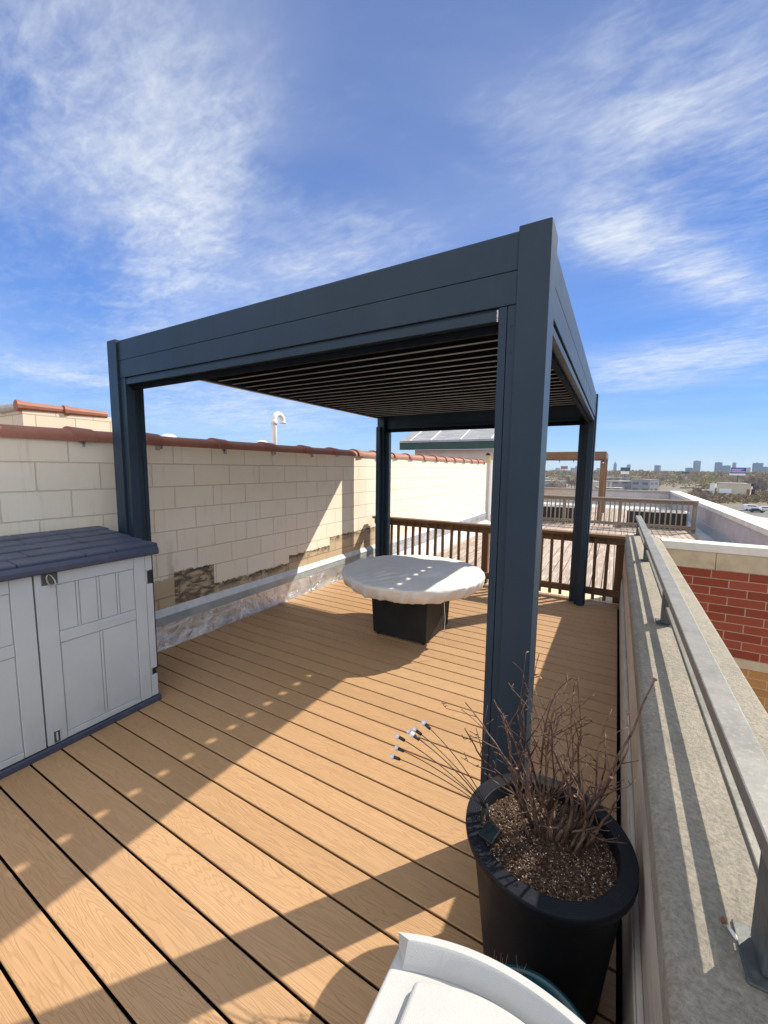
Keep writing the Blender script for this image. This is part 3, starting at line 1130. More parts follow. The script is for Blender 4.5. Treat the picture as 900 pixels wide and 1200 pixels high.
# ------------------------------------------------------------------ left background: bulkhead, vents, shingled house
bh = thing('stair_bulkhead', 'cream block stair bulkhead with clay tile edge rising behind the left wall', 'building', (-8, 4, 1.9))
BX = -6.0
MB().box(-9.5, BX, 2.02, 3.25, -.2, 2.30).build('blockwork', M['block2'], bh)
y = 2.0
while y < 2.9:
    L = .46
    b = MB()
    b.tube([(BX - .02, y, 2.325), (BX - .02, y + L, 2.325)], [.055, .045], 10)
    b.build('edge_tile', M['tile'], bh, smooth=False)
    MB().tube([(BX - .02, y - .03, 2.325), (BX - .02, y + .02, 2.325)], [.066, .064], 10).build('tile_collar', M['tile'], bh)
    y += L
x = BX - .1
while x > -9.5:
    MB().tube([(x, 2.02, 2.32), (x - .46, 2.02, 2.32)], [.045, .055], 10).build('edge_tile', M['mortar'], bh)
    x -= .46

vp = thing('vent_pipe', 'white goose-neck vent pipe standing behind the tiled wall', 'vent pipe', (-4.2, 4.19, 1.6))
pts = [(-4.2, 4.19, 1.2), (-4.2, 4.19, 2.31)]
for i in range(1, 9):
    a = PI * i / 8
    pts.append((-4.2 , 4.19 + .085 * (1 - math.cos(a)), 2.31 + .085 * math.sin(a)))
pts.append((-4.2, 4.36, 2.285))
MB().tube(pts, .036, 14).build('pipe', M['whitepipe'], vp, smooth=True)
MB().tube([(-4.2, 4.36, 2.30), (-4.2, 4.36, 2.272)], .043, 14).build('end_collar', M['whitepipe'], vp, smooth=True)
MB().tube([(-4.2, 4.19, 2.24), (-4.2, 4.19, 2.31)], .042, 14).build('joint_collar', M['whitepipe'], vp, smooth=True)


def mushroom(name, label, x, y, zt, r):
    t = thing(name, label, 'roof vent', (x, y, 1.3))
    MB().tube([(x, y, 1.2), (x, y, zt - r * .5)], r * .45, 14).build('stack', M['whitepipe'], t, smooth=True)
    b = MB()
    prof = [(r * .5, zt - r * .62), (r, zt - r * .6), (r * 1.0, zt - r * .35), (r * .8, zt - r * .08), (r * .45, zt + r * .08), (.002, zt + r * .12)]
    b.lathe(prof, x, y, 20)
    b.build('cowl', M['whitepipe'], t, smooth=True)


mushroom('roof_vent', 'white domed roof vent peeping over the tiles near the left pergola post', -4.2, 2.64, 1.985, .085)
mushroom('roof_vent', 'white domed roof vent peeping over the tiles beside the goose-neck pipe', -4.2, 3.96, 2.0, .085)

gh = thing('shingled_house', 'pale rooftop house with grey shingle roof and dark green fascia beyond the wall end', 'building', (-6, 16, 0))
GY = 14.0
gx0, gx1 = -7.4, -3.72
MB().box(gx0 + .5, gx1 - .12, GY + .35, GY + 5, -.3, 2.36).build('wall', M['paleside'], gh)
MB().box(gx0, gx1, GY, GY + .05, 2.36, 2.63).build('fascia', M['greenpaint'], gh, bevel=.006)
MB().box(gx0, gx1, GY + .052, GY + .36, 2.37, 2.39).build('soffit', M['paleside'], gh)
r_ = MB()
r_.prism([(GY - .03, 2.632), (GY + 6, 5.2), (GY + 6, 5.26), (GY - .03, 2.69)], 0, gx0 + .02, gx1 - .02)
rf = r_.build('roof', M['shingle'], gh)
for i, x in enumerate([-6.95, -6.1, -4.95, -3.85]):
    rr = MB().prism([(GY - .02, 2.692), (GY + 6, 5.262), (GY + 6, 5.29), (GY - .02, 2.72)], 0, x, x + .035)
    rr.build('roof_seam', M['whitepipe'], rf)
wn = MB().box(gx1 - .115, gx1 + .46, GY + .38, GY + .44, .05, 2.25).build('window', M['glass'], gh)
MB().box(gx1 - .115, gx1 + .465, GY + .372, GY + .379, 1.02, 1.08).build('sash_bar', M['whitepipe'], wn)

lp = thing('lamp_post', 'white post with small amber lantern at the far end of the block wall', 'lamp', (-3.42, 12.6, 0))
MB().box(-3.455, -3.395, 12.57, 12.63, -.05, 1.93).build('post', M['whitepipe'], lp, bevel=.004)
MB().box(-3.56, -3.44, 12.50, 12.568, 1.86, 2.08).build('lantern', M['lampglass'], lp, bevel=.01)
MB().prism([(-3.58, 2.081), (-3.42, 2.081), (-3.47, 2.16), (-3.53, 2.16)], 1, 12.48, 12.59).build('lantern_cap', M['black'], lp)
gp = MB().tube([(-3.30, 12.60, -.02), (-3.30, 12.60, .24), (-3.30, 12.64, .30), (-3.30, 12.74, .30), (-3.30, 12.78, .24), (-3.30, 12.78, -.02)], .022, 8)
tag(gp.build('pipe_hoop', M['steel'], None, smooth=True), 'small bent metal hoop standing on the roof at the wall end', 'pipe')

# ------------------------------------------------------------------ shed
SX = -2.725
sh = thing('storage_shed', 'low grey plastic storage shed with slate blue shingle-look lid against the block wall', 'shed', (-3.08, .9, 0))
SY0, SY1 = .255, 1.553
m = MB()
m.box(-3.42, SX - .036, SY0 + .02, SY1 - .012, .03, 1.03)
m.box(SX - .035, SX - .004, SY1 - .048, SY1 - .0, .045, .195)
m.box(SX - .035, SX - .004, SY1 - .048, SY1 - .0, .245, .85)
m.box(SX - .035, SX - .004, SY1 - .048, SY1 - .0, .945, 1.05)
m.box(SX - .035, SX - .012, SY1 - .048, SY1 - .03, .045, 1.05)
m.box(SX - .035, SX - .004, SY0, SY0 + .048, .045, 1.05)
m.box(SX - .35, SX - .04, SY1 - .0115, SY1 - .003, .10, .98)
m.build('body', M['shed'], sh, bevel=.005)
MB().box(-3.43, SX + .012, SY0 - .01, SY1 + .012, .0, .040).build('base_skid', M['shedlid'], sh, bevel=.006)


def shed_door(y0, y1, flip):
    b = MB()
    z0, z1 = .046, 1.052
    b.box(SX - .034, SX - .012, y0, y1, z0, z1)
    d_ = b.build('door', M['shed'], sh, bevel=.003)
    W = y1 - y0
    # outer stiles and rails proud of the panel
    e = MB()
    a, c = (y0 + .098, y1 - .072) if not flip else (y0 + .072, y1 - .098)
    e.box(SX - .0125, SX, y0, a - .002, z0, z1)
    e.box(SX - .0125, SX, c + .002, y1, z0, z1)
    e.box(SX - .0125, SX - .001, a, c, .978, z1)
    e.box(SX - .0125, SX - .001, a, c, .632, .698)
    e.box(SX - .0125, SX - .001, a, c, z0, .082)
    e.build('stiles_and_rails', M['shed'], d_, bevel=.003)
    # raised panels separated by narrow strips
    p = MB()
    n = 4
    g = .016
    w = ((c - a) - g * (n - 1)) / n
    for i in range(n):
        ya = a + i * (w + g)
        p.box(SX - .0122, SX - .006, ya + .002, ya + w - .002, .702, .974)
        if i < n - 1:
            p.box(SX - .0122, SX - .004, ya + w + .002, ya + w + g - .002, .702, .974)
    w = ((c - a) - g) / 2
    p.box(SX - .0122, SX - .006, a + .002, a + w - .002, .086, .628)
    p.box(SX - .0122, SX - .004, a + w + .002, a + w + g - .002, .086, .628)
    p.box(SX - .0122, SX - .006, a + w + g + .002, c - .002, .086, .628)
    p.build('panels', M['shed'], d_, bevel=.002)
    return d_, a, c


dr, pa, pc = shed_door(.906, 1.502, False)
dl, _, _ = shed_door(.306, .898, True)
# embossed lettering on the middle rail of the right door
cu = bpy.data.curves.new('lettering', 'FONT')
cu.body = 'CRAFTSMAN'
cu.size = .044
cu.extrude = .0011
cu.align_x = 'RIGHT'
tmp = bpy.data.objects.new('tmp_text', cu)
COL.objects.link(tmp)
bpy.context.view_layer.update()
me = bpy.data.meshes.new_from_object(tmp.evaluated_get(bpy.context.evaluated_depsgraph_get()))
bpy.data.objects.remove(tmp)
me.materials.append(M['shed'])
me.transform(Matrix.Translation((SX + .0001, pc - .012, .648)) @ Matrix(((0, 0, 1, 0), (1, 0, 0, 0), (0, 1, 0, 0), (0, 0, 0, 1))))
lt = bpy.data.objects.new('lettering', me)
COL.objects.link(lt)
put_under(lt, dr)
# hinges: dark recesses with pins
for z0, z1 in ((.20, .24), (.855, .94)):
    MB().box(SX - .013, SX - .010, SY1 - .030, SY1 - .006, z0 + .001, z1 - .001).build('hinge', M['black'], sh)
MB().box(SX - .002, SX + .006, .936, 1.012, .985, 1.05).build('latch_plate', M['railpost'], dr, bevel=.006)
pts = []
for i in range(25):
    a = 2 * PI * i / 24
    pts.append((SX + .013 + .004 * math.sin(a * 2), .975 + .017 * math.cos(a) + .010 * math.sin(a), 1.010 - .036 * math.sin(a)))
MB().tube(pts, .0042, 8, False).build('carabiner', M['steel'], dr, smooth=True)
m = MB()
m.box(SX - .001, SX + .004, .930, .936, .045 + .0, .125)
m.box(SX - .001, SX + .004, .966, .972, .045, .125)
m.box(SX - .001, SX + .004, .9365, .9655, .119, .125)
m.box(SX - .001, SX + .003, .947, .956, .060, .112)
m.build('bottom_bolt', M['shed'], dr, bevel=.002)
MB().box(SX - .001, SX + .0008, .9365, .9655, .052, .1185).build('bolt_recess', M['railpost'], dr)
# lid: stepped shingle courses
lid = MB().prism([(-3.44, 1.055), (SX + .030, 1.055), (SX + .040, 1.062), (SX + .040, 1.088), (SX + .028, 1.108), (-3.44, 1.165)], 1, SY0 - .02, SY1 + .030).build('lid', M['shedlid'], sh, bevel=.006)
rows = 5
xa, xb = SX + .012, -3.44
for i in range(rows):
    x1 = xa + (xb - xa) * i / rows
    x0 = xa + (xb - xa) * (i + 1) / rows
    zf = 1.1145 + .0145 * i
    ys = [SY0 - .018 + .012 * (i % 2)]
    while ys[-1] < SY1 - .2:
        ys.append(ys[-1] + random.choice((.17, .21, .26, .32)))
    ys.append(SY1 + .024 - .004 * i)
    sm = MB()
    for a, b_ in zip(ys, ys[1:]):
        dz = random.uniform(0, .0035)
        sm.prism([(x1, zf - .012), (x1, zf + .006 + dz), (x1 - .012, zf + .012 + dz), (x0 - .004, zf + .018), (x0 - .004, zf - .012)], 1, a + .0022, b_ - .0022)
    sm.build('shingle_course', M['shedlid'], lid, bevel=.003)

# ------------------------------------------------------------------ fire table and cover
CX, CY = -1.74, 3.615
ft = thing('fire_table', 'square dark woven base of the fire table under the cream cover', 'table', (CX, CY, 0))
m = MB()
def frustum(mb, h0, h1, z0, z1):
    v0 = [mb.bm.verts.new((CX + sx * h0, CY + sy * h0, z0)) for sx, sy in ((-1, -1), (1, -1), (1, 1), (-1, 1))]
    v1 = [mb.bm.verts.new((CX + sx * h1, CY + sy * h1, z1)) for sx, sy in ((-1, -1), (1, -1), (1, 1), (-1, 1))]
    mb.bm.faces.new(v0[::-1])
    mb.bm.faces.new(v1)
    for k in range(4):
        mb.bm.faces.new([v0[k], v0[(k + 1) % 4], v1[(k + 1) % 4], v1[k]])
frustum(m, .286, .31, .022, .581)
m.build('base', M['woven'], ft, bevel=.006)
m = MB()
for sx in (-1, 1):
    for sy in (-1, 1):
        m.tube([(CX + sx * .25, CY + sy * .25, 0), (CX + sx * .25, CY + sy * .25, .0215)], .02, 10)
m.build('feet', M['black'], ft)
MB().lathe([(.001, .582), (.600, .582), (.640, .597), (.640, .612), (.625, .618), (.001, .618)], CX, CY, 64).build('tabletop', M['woven'], ft, smooth=False)

# cloth
NP = 30


def wob(j, a, r, z):
    rr, zz = r, z
    p = Vector((r * math.cos(a), r * math.sin(a), 0))
    if j >= 18:      # skirt: gathered folds that grow towards the hem
        k = (j - 17) / (NP - 18)
        ph = a * 26 + 4 * mnoise.noise(Vector((math.cos(a) * 2, math.sin(a) * 2, 1))) * 3 + k * 2.6
        fold = (1 - 2 * abs(math.sin(ph * .5)) ** .8) * .9 + math.sin(a * 61 + k * 3 + 5 * mnoise.noise(Vector((math.cos(a) * 3, math.sin(a) * 3, 4)))) * .35
        big = mnoise.noise(Vector((math.cos(a) * 4, math.sin(a) * 4, k * 1.5)))
        rr += k * (.026 * fold + .022 * big)
        zz += k * (.016 * mnoise.noise(Vector((math.cos(a) * 6, math.sin(a) * 6, 3))) + .006 * fold)
    elif j > 1:
        q = min(1, r / .25) * min(1, max(0, (.72 - r) / .06) + .25)
        zz += q * .011 * mnoise.noise(p * 4.1 + Vector((5, 2, 0)))
        # creases pulled across the top
        for (ux, uy, f, ph, amp, cx_, cy_, w_) in ((.80, -.60, 30, 0, .0042, .05, -.45, .24), (.95, .3, 26, 1.3, .0036, -.45, .05, .25), (.3, .95, 34, .4, .0032, .30, .35, .22), (.9, -.2, 40, 2.2, .003, -.25, -.40, .18)):
            c = p.x * ux + p.y * uy + .03 * mnoise.noise(p * 5 + Vector((ph, 0, 0)))
            g = math.exp(-((p.x - cx_) ** 2 + (p.y - cy_) ** 2) / (w_ * w_))
            zz += q * amp * g * (1 - abs(math.sin(c * f + ph)) ** .7) * 5.5
    return rr, zz


prof = [(.002, .662), (.08, .662), (.16, .661), (.235, .659), (.275, .654), (.30, .647), (.325, .641), (.36, .637), (.40, .636), (.44, .636), (.48, .636), (.52, .636), (.56, .636), (.60, .636), (.63, .636), (.66, .6355), (.69, .635), (.705, .632),
        (.713, .626), (.715, .617), (.714, .607), (.711, .596), (.707, .584), (.702, .572), (.696, .559), (.688, .546), (.679, .533), (.668, .519), (.655, .506), (.640, .495)]
b = MB()
b.lathe(prof, CX, CY, 300, wob)
b.bm.faces.new([v for v in list(b.bm.verts)[:300]])
cv = b.build('table_cover', M['cloth'], None, smooth=True)
tag(cv, 'round cream fabric cover with gathered elastic hem draped over the fire table', 'cover')
tc = MB().tube([(CX + .50, CY - .40, .53), (CX + .515, CY - .395, .35), (CX + .51, CY - .40, .20), (CX + .525, CY - .41, .12)], .0028, 6)
tc.build('drawstring', M['caulk'], cv)

# ------------------------------------------------------------------ big planter
PX, PY = -.125, 1.290
pl = thing('round_planter', 'large round charcoal planter with ribbed rim beside the front pergola post', 'planter', (PX, PY, 0))
prof = [(.002, .0), (.172, .0), (.180, .01), (.192, .12), (.207, .26), (.222, .38), (.232, .435), (.246, .455), (.2535, .468), (.2555, .48)]
for i in range(7):
    rr = .2545 - i * .0068
    prof += [(rr, .4948), (rr - .0034, .4953), (rr - .0052, .4944)]
prof += [(.207, .487), (.203, .47), (.200, .43), (.198, .40)]
b = MB()
b.lathe(prof, PX, PY, 96)
b.build('pot', M['planter'], pl, smooth=True)
# soil with relief
b = MB()
g = 26
rows_ = []
for i in range(g + 1):
    r = .2015 * i / g
    ring = []
    for k in range(72):
        a = 2 * PI * k / 72
        x, y = r * math.cos(a), r * math.sin(a)
        z = .452 + .010 * mnoise.noise(Vector((x * 22, y * 22, 2))) + .006 * mnoise.noise(Vector((x * 60, y * 60, 5))) + .022 * math.exp(-((x - .02) ** 2 + (y - .02) ** 2) / .004)
        ring.append((PX + x, PY + y, z))
    rows_.append(ring)
vv = [[b.bm.verts.new(p) for p in r] for r in rows_[1:]]
c0 = b.bm.verts.new((PX, PY, .455))
for k in range(72):
    b.bm.faces.new([c0, vv[0][k], vv[0][(k + 1) % 72]])
for r0, r1 in zip(vv, vv[1:]):
    for k in range(72):
        b.bm.faces.new([r0[k], r1[k], r1[(k + 1) % 72], r0[(k + 1) % 72]])
b.build('soil', M['soil'], pl, smooth=True)


def chips(n, mat, nm, lo, hi, flat=.25):
    c = MB()
    for i in range(n):
        a = random.uniform(0, 2 * PI)
        r = .197 * math.sqrt(random.random())
        x, y = r * math.cos(a), r * math.sin(a)
        z = .455 + .010 * mnoise.noise(Vector((x * 22, y * 22, 2))) + .022 * math.exp(-((x - .02) ** 2 + (y - .02) ** 2) / .004) + random.uniform(0, .006)
        L = random.uniform(lo, hi)
        rot = Matrix.Rotation(random.uniform(0, 2 * PI), 3, 'Z') @ Matrix.Rotation(random.uniform(-.7, .7), 3, 'X') @ Matrix.Rotation(random.uniform(-.7, .7), 3, 'Y')
        w, h = L * random.uniform(.25, .6), L * flat * random.uniform(.5, 1.2)
        ps = [rot @ Vector(p) + Vector((PX + x, PY + y, z)) for p in ((-L, -w, 0), (L, -w * .6, 0), (L * .8, w, 0), (-L * .7, w * .8, 0), (0, 0, h))]
        vs = [c.bm.verts.new(p) for p in ps]
        for f in ((0, 1, 4), (1, 2, 4), (2, 3, 4), (3, 0, 4), (3, 2, 1, 0)):
            c.bm.faces.new([vs[i_] for i_ in f])
    o = c.build(nm, mat, pl)
    o['kind'] = 'stuff'


chips(1700, M['chip1'], 'mulch_chips', .0014, .0052)
chips(2200, M['chip2'], 'bark_chips', .002, .0075)
chips(420, M['perlite'], 'perlite_grains', .0012, .003, .8)

# bare shrub -----------------------------------------------------------------
shrub = thing('bare_shrub', 'leafless twiggy brown shrub growing in the charcoal planter', 'shrub', (PX + .02, PY + .02, .46))
rng = random.Random(23)
br = MB()
leafpts = []


def branch(p, d, L, r, depth, mb, nseg=None):
    nseg = nseg or max(3, int(L / .028))
    pts = [p.copy()]
    q = p.copy()
    dd = d.normalized()
    rad = [r]
    kids = []
    for i in range(nseg):
        dd = (dd + Vector((rng.gauss(0, .10), rng.gauss(0, .10), rng.gauss(.02, .08)))).normalized()
        q = q + dd * (L / nseg)
        pts.append(q.copy())
        rad.append(max(.0011, r * (1 - .66 * (i + 1) / nseg)))
        if depth < 3 and i >= 1 and rng.random() < (.36 if depth == 0 else .32):
            kids.append((q.copy(), dd.copy(), rad[-1], i / nseg))
    mb.tube(pts, rad, 6 if depth < 2 else 4)
    # buds / knuckles
    if depth >= 0:
        for q_ in pts[1:-1:2]:
            if rng.random() < .35:
                mb.tube([q_, q_ + Vector((rng.uniform(-1, 1), rng.uniform(-1, 1), rng.uniform(-.3, 1))).normalized() * rng.uniform(.007, .020)], [.0019, .0010], 4)
    for (kq, kd, kr, f) in kids:
        side = Vector((rng.gauss(0, 1), rng.gauss(0, 1), rng.gauss(.25, .6)))
        side = (side - kd * side.dot(kd)).normalized()
        nd = (kd * .75 + side * rng.uniform(.5, .95)).normalized()
        branch(kq, nd, L * rng.uniform(.20, .42) * (1 - .35 * f), kr * .68, depth + 1, mb)
    leafpts.append(pts[-1])


base = Vector((PX + .02, PY + .025, .462))
mains = [(-.240, 1.04, .0060, .02), (-.215, .99, .0052, .05), (-.325, .85, .0058, .03), (-.300, .79, .0052, -.05), (-.270, .87, .0050, .08), (-.225, .93, .0055, -.03), (-.19, .91, .0052, .09),
         (-.155, .95, .0055, .02), (-.13, .90, .0058, -.07), (-.105, .97, .0052, .06), (-.06, .88, .0052, .10), (-.025, .93, .0072, .0), (.0, .86, .0066, -.08), (.045, .82, .0070, .05), (.085, .80, .0060, -.03),
         (-.345, .92, .0050, .0), (.105, .90, .0052, .03), (.10, .74, .0050, -.06), (-.36, .72, .0046, .02),
         (-.08, .78, .0050, -.11), (-.18, .78, .0050, -.12), (-.22, .80, .0045, .10), (.03, .80, .0048, .11)]
for i, (tx, tz, r, dy) in enumerate(mains):
    tgt = Vector((tx, PY + .035 + dy, tz - .01))
    st = base + Vector((max(-.075, min(.075, (tx + .11) * .34)) + rng.uniform(-.02, .02), rng.uniform(-.05, .05), -.004))
    dv = tgt - st
    m0 = MB()
    branch(st, dv + Vector((0, 0, .06)), dv.length * 1.05, r * .92, 0, m0)
    m0.build('branch', M['twig'] if i % 3 else M['twigdark'], shrub, smooth=True)
# the long single shoot towards the parapet
m0 = MB()
pts = [base + Vector((.03, .0, 0)), Vector((.01, 1.33, .62)), Vector((.055, 1.33, .80)), Vector((.088, 1.325, .90)), Vector((.105, 1.32, .99)), Vector((.129, 1.32, 1.072))]
m0.tube(pts, [.0055, .005, .004, .003, .0026, .002], 7)
bm_ = bmesh.ops.create_icosphere(m0.bm, subdivisions=1, radius=.0055, matrix=Matrix.Translation(pts[-1]))
m0.build('branch', M['twig'], shrub, smooth=True)
m0 = MB()
for i in range(7):
    a = i * .9
    p0 = base + Vector((.012 * math.cos(a), .012 * math.sin(a), -.01))
    m0.tube([p0, p0 + Vector((.012 * math.cos(a), .012 * math.sin(a), .035)), p0 + Vector((.028 * math.cos(a), .028 * math.sin(a), .075))], [.011, .008, .005], 8)
m0.build('root_crown', M['twig'], shrub, smooth=True)
m0 = MB()
for q in rng.sample(leafpts, min(34, len(leafpts))):
    L = rng.uniform(.003, .0075)
    n = Vector((rng.uniform(-1, 1), rng.uniform(-1, 1), rng.uniform(-1, .3))).normalized()
    s = n.orthogonal().normalized() * L * .45
    c_ = n.cross(s).normalized() * L * .25
    m0.quad(q, q + n * L + s, q + n * L * 2 + c_, q + n * L - s)
m0.build('dead_leaves', M['deadleaf'], shrub, recalc=False)

# solar firefly lights ---------------------------------------------------------
sv = thing('solar_garden_light', 'solar stake light with seven white bulbs on bending black wires in the planter', 'garden light', (-.27, 1.2, .46))
m = MB().box(-.03, .03, -.026, .026, -.008, .006)
pn = m.build('solar_panel', M['black'], None, bevel=.003)
pn.parent = sv
pn.location = (-.275 + .27 - .002, 1.172 - 1.2, .515 - .46)
pn.rotation_euler = (R(24), R(-14), R(-28))
cell = MB().box(-.0265, .0265, -.0225, .0225, .0062, .0068).build('solar_cell', M['solar'], None)
cell.parent = pn
hub = Vector((-.305, 1.235, .50))
MB().tube([hub + Vector((.012, -.01, -.06)), hub + Vector((.004, 0, .0)), hub + Vector((-.004, .004, .05))], [.006, .007, .006], 8).build('stake', M['black'], sv, smooth=True)
bl = [(461, 887, 1.20), (466, 877, 1.24), (467, 863.6, 1.22), (480, 858, 1.26), (487, 855.6, 1.24), (497.6, 848, 1.25), (484, 861.5, 1.19)]
for i, (u, v, Y) in enumerate(bl):
    d_ = ray(u, v)
    e_ = CAM + d_ * (Y / d_.y)
    p0 = hub + Vector((random.uniform(-.006, .006), random.uniform(-.006, .006), .04))
    mid = p0 + (e_ - p0) * .5 + Vector((.02, 0, .035))
    pts = []
    for k in range(13):
        t_ = k / 12
        pts.append(p0 * (1 - t_) ** 2 + mid * 2 * t_ * (1 - t_) + e_ * t_ * t_)
    w = MB().tube(pts, .0016, 6).build('wire_stem', M['blackwire'], sv, smooth=True)
    dr_ = (pts[-1] - pts[-2]).normalized()
    MB().tube([e_ - dr_ * .026, e_ - dr_ * .002], [.0052, .006], 10).build('bulb_socket', M['black'], w, smooth=True)
    bb = MB()
    bmesh.ops.create_icosphere(bb.bm, subdivisions=2, radius=.0095, matrix=Matrix.Translation(e_ + dr_ * .004))
    bb.build('bulb', M['bulb'], w, smooth=True)

# teal pot -----------------------------------------------------------------
tp = thing('teal_pot', 'glazed dark teal pot of dry soil between planter and white box', 'plant pot', (-.095, .873, 0))
b = MB()
b.lathe([(.002, 0), (.105, 0), (.115, .02), (.150, .20), (.158, .262), (.170, .268), (.174, .285), (.168, .298), (.158, .30), (.150, .288), (.146, .25)], -.095, .873, 72)
b.build('pot', M['teal'], tp, smooth=True)
MB().lathe([(.002, .258), (.147, .256), (.147, .245), (.002, .24)], -.095, .873, 40).build('soil', M['soil'], tp)
g_ = MB()
for i in range(26):
    cxy = random.choice([(-.185, .985), (-.14, 1.0), (-.20, .97)])
    p0 = Vector((cxy[0] + random.gauss(0, .008), cxy[1] + random.gauss(0, .008), .25))
    h = random.uniform(.05, .12)
    p1 = p0 + Vector((random.gauss(0, .012), random.gauss(0, .012), h))
    g_.tube([p0, (p0 + p1) / 2 + Vector((random.gauss(0, .004), 0, 0)), p1], [.0008, .0007, .0003], 4)
g_.build('dry_grass', M['drygrass'], tp)

# white box ------------------------------------------------------------------
wb = thing('white_plastic_box', 'white plastic storage box with bowed raised lid in the front corner of the deck', 'storage box', (-.1, .3, 0))
WZ = .70


def bow_outline(inset, x0=-.335, x1=.128, y0=.02, yc=.664, bow=.056, n=24):
    pts = [(x0 + inset, y0 + inset), (x1 - inset, y0 + inset)]
    a0, a1 = x1 - inset, x0 + inset
    for i in range(n + 1):
        x = a0 + (a1 - a0) * i / n
        u = (x - (x0 + x1) / 2) / ((x1 - x0) / 2)
        pts.append((x, yc - inset + bow * (1 - u * u)))
    return pts


WF = WZ - .040      # floor of the lid tray
MB().prism(bow_outline(.022), 2, .0, WF - .032).build('body', M['white'], wb, bevel=.008)
lo = MB().prism(bow_outline(0), 2, WF - .030, WF).build('lid', M['white'], wb, bevel=.007, seg=3)
# raised rim along the bowed edge: a curved wall, thicker at the foot
o0, o1 = bow_outline(.0)[2:], bow_outline(.026)[2:]
rm = MB()
n = len(o0)
prev = None
for i in range(n):
    a, b_ = o0[i], o1[i]
    k_ = 1.0
    top = WF + .040 * k_
    ring = [rm.bm.verts.new(p) for p in ((a[0], a[1] + .001, WF - .004), (a[0], a[1] - .002, top - .006), (a[0], a[1] - .007, top), (b_[0], b_[1] + .006, top), (b_[0], b_[1] + .001, top - .004), (b_[0], b_[1] - .014, WF + .008), (b_[0], b_[1] - .020, WF + .001))]
    if prev:
        for k in range(6):
            rm.bm.faces.new([prev[k], prev[k + 1], ring[k + 1], ring[k]])
    else:
        rm.bm.faces.new(ring)
    prev = ring
rm.bm.faces.new(prev[::-1])
rm.build('rim', M['white'], lo, smooth=True).modifiers.new('split', 'EDGE_SPLIT').split_angle = R(35)
# raised centre panel with a rounded ridge along its bowed edge
MB().prism(bow_outline(.0, x0=-.276, x1=.070, y0=.06, yc=.618, bow=.046), 2, WF + .0005, WF + .022).build('lid_panel', M['white'], lo, bevel=.010, seg=4)
# ------------------------------------------------------------------ city below
GZ = -13.0
g_ = MB()
N = 64
gv = [g_.bm.verts.new((9000 * math.cos(2 * PI * k / N), 9000 * math.sin(2 * PI * k / N), GZ)) for k in range(N)]
g_.bm.faces.new(gv)
tag(g_.build('ground', M['ground']), kind='structure')

# own building below the roof
bd = thing('roof_building', 'brick apartment building carrying the roof deck', 'building', (-6, 1, GZ))
MB().box(-12, .138, -3.2, 5.98, GZ, -.205).build('walls', M['redbrick'], bd)
bd2 = thing('neighbour_building', 'brick building under the neighbouring roof terrace', 'building', (-4, 15, GZ))
MB().box(-12, 2.245, 6.18, 23.9, GZ, -.31).build('walls', M['redbrick'], bd2)


def facing(u, v=553):
    d_ = ray(u, v)
    return math.atan2(d_.y, d_.x) - PI / 2


def px_m(D):
    return D / 560.0


def block(name, u0, u1, v_top, D, mat, label, cat='building', depth=None, turn=0.25, zb=GZ, roof=None, group=None, extras=True):
    """a building whose face spans u0..u1 and reaches v_top, standing D metres away"""
    uc = (u0 + u1) / 2
    a, b_ = at_dist(u0, 560, D), at_dist(u1, 560, D)
    W = (Vector((a.x, a.y)) - Vector((b_.x, b_.y))).length
    top = at_dist(uc, v_top, D).z
    c = at_dist(uc, 560, D)
    t = thing(name, label, cat, (c.x, c.y, zb), group)
    t.rotation_euler = (0, 0, facing(uc) + turn)
    dp = depth or W * .8
    W *= .97 / (abs(math.cos(turn)) + abs(math.sin(turn)) * dp / W * .8)
    h = top - zb
    o = MB().box(-W / 2, W / 2, 0, dp, 0, h * .985).build('walls', mat)
    o.parent = t
    rr = MB()
    rr.box(-W / 2 - W * .012, W / 2 + W * .012, -W * .012, dp + W * .012, h * .985, h)
    o2 = rr.build('roof', roof or M['flatroof'])
    o2.parent = t
    if extras:
        e_ = MB()
        for q in range(2):
            x = random.uniform(-W * .35, W * .2)
            y = random.uniform(dp * .2, dp * .6)
            e_.box(x, x + W * random.uniform(.1, .22), y, y + dp * .2, h, h + min(4.5, h * random.uniform(.03, .06)))
        o3 = e_.build('roof_plant', mat)
        o3.parent = t
    return t


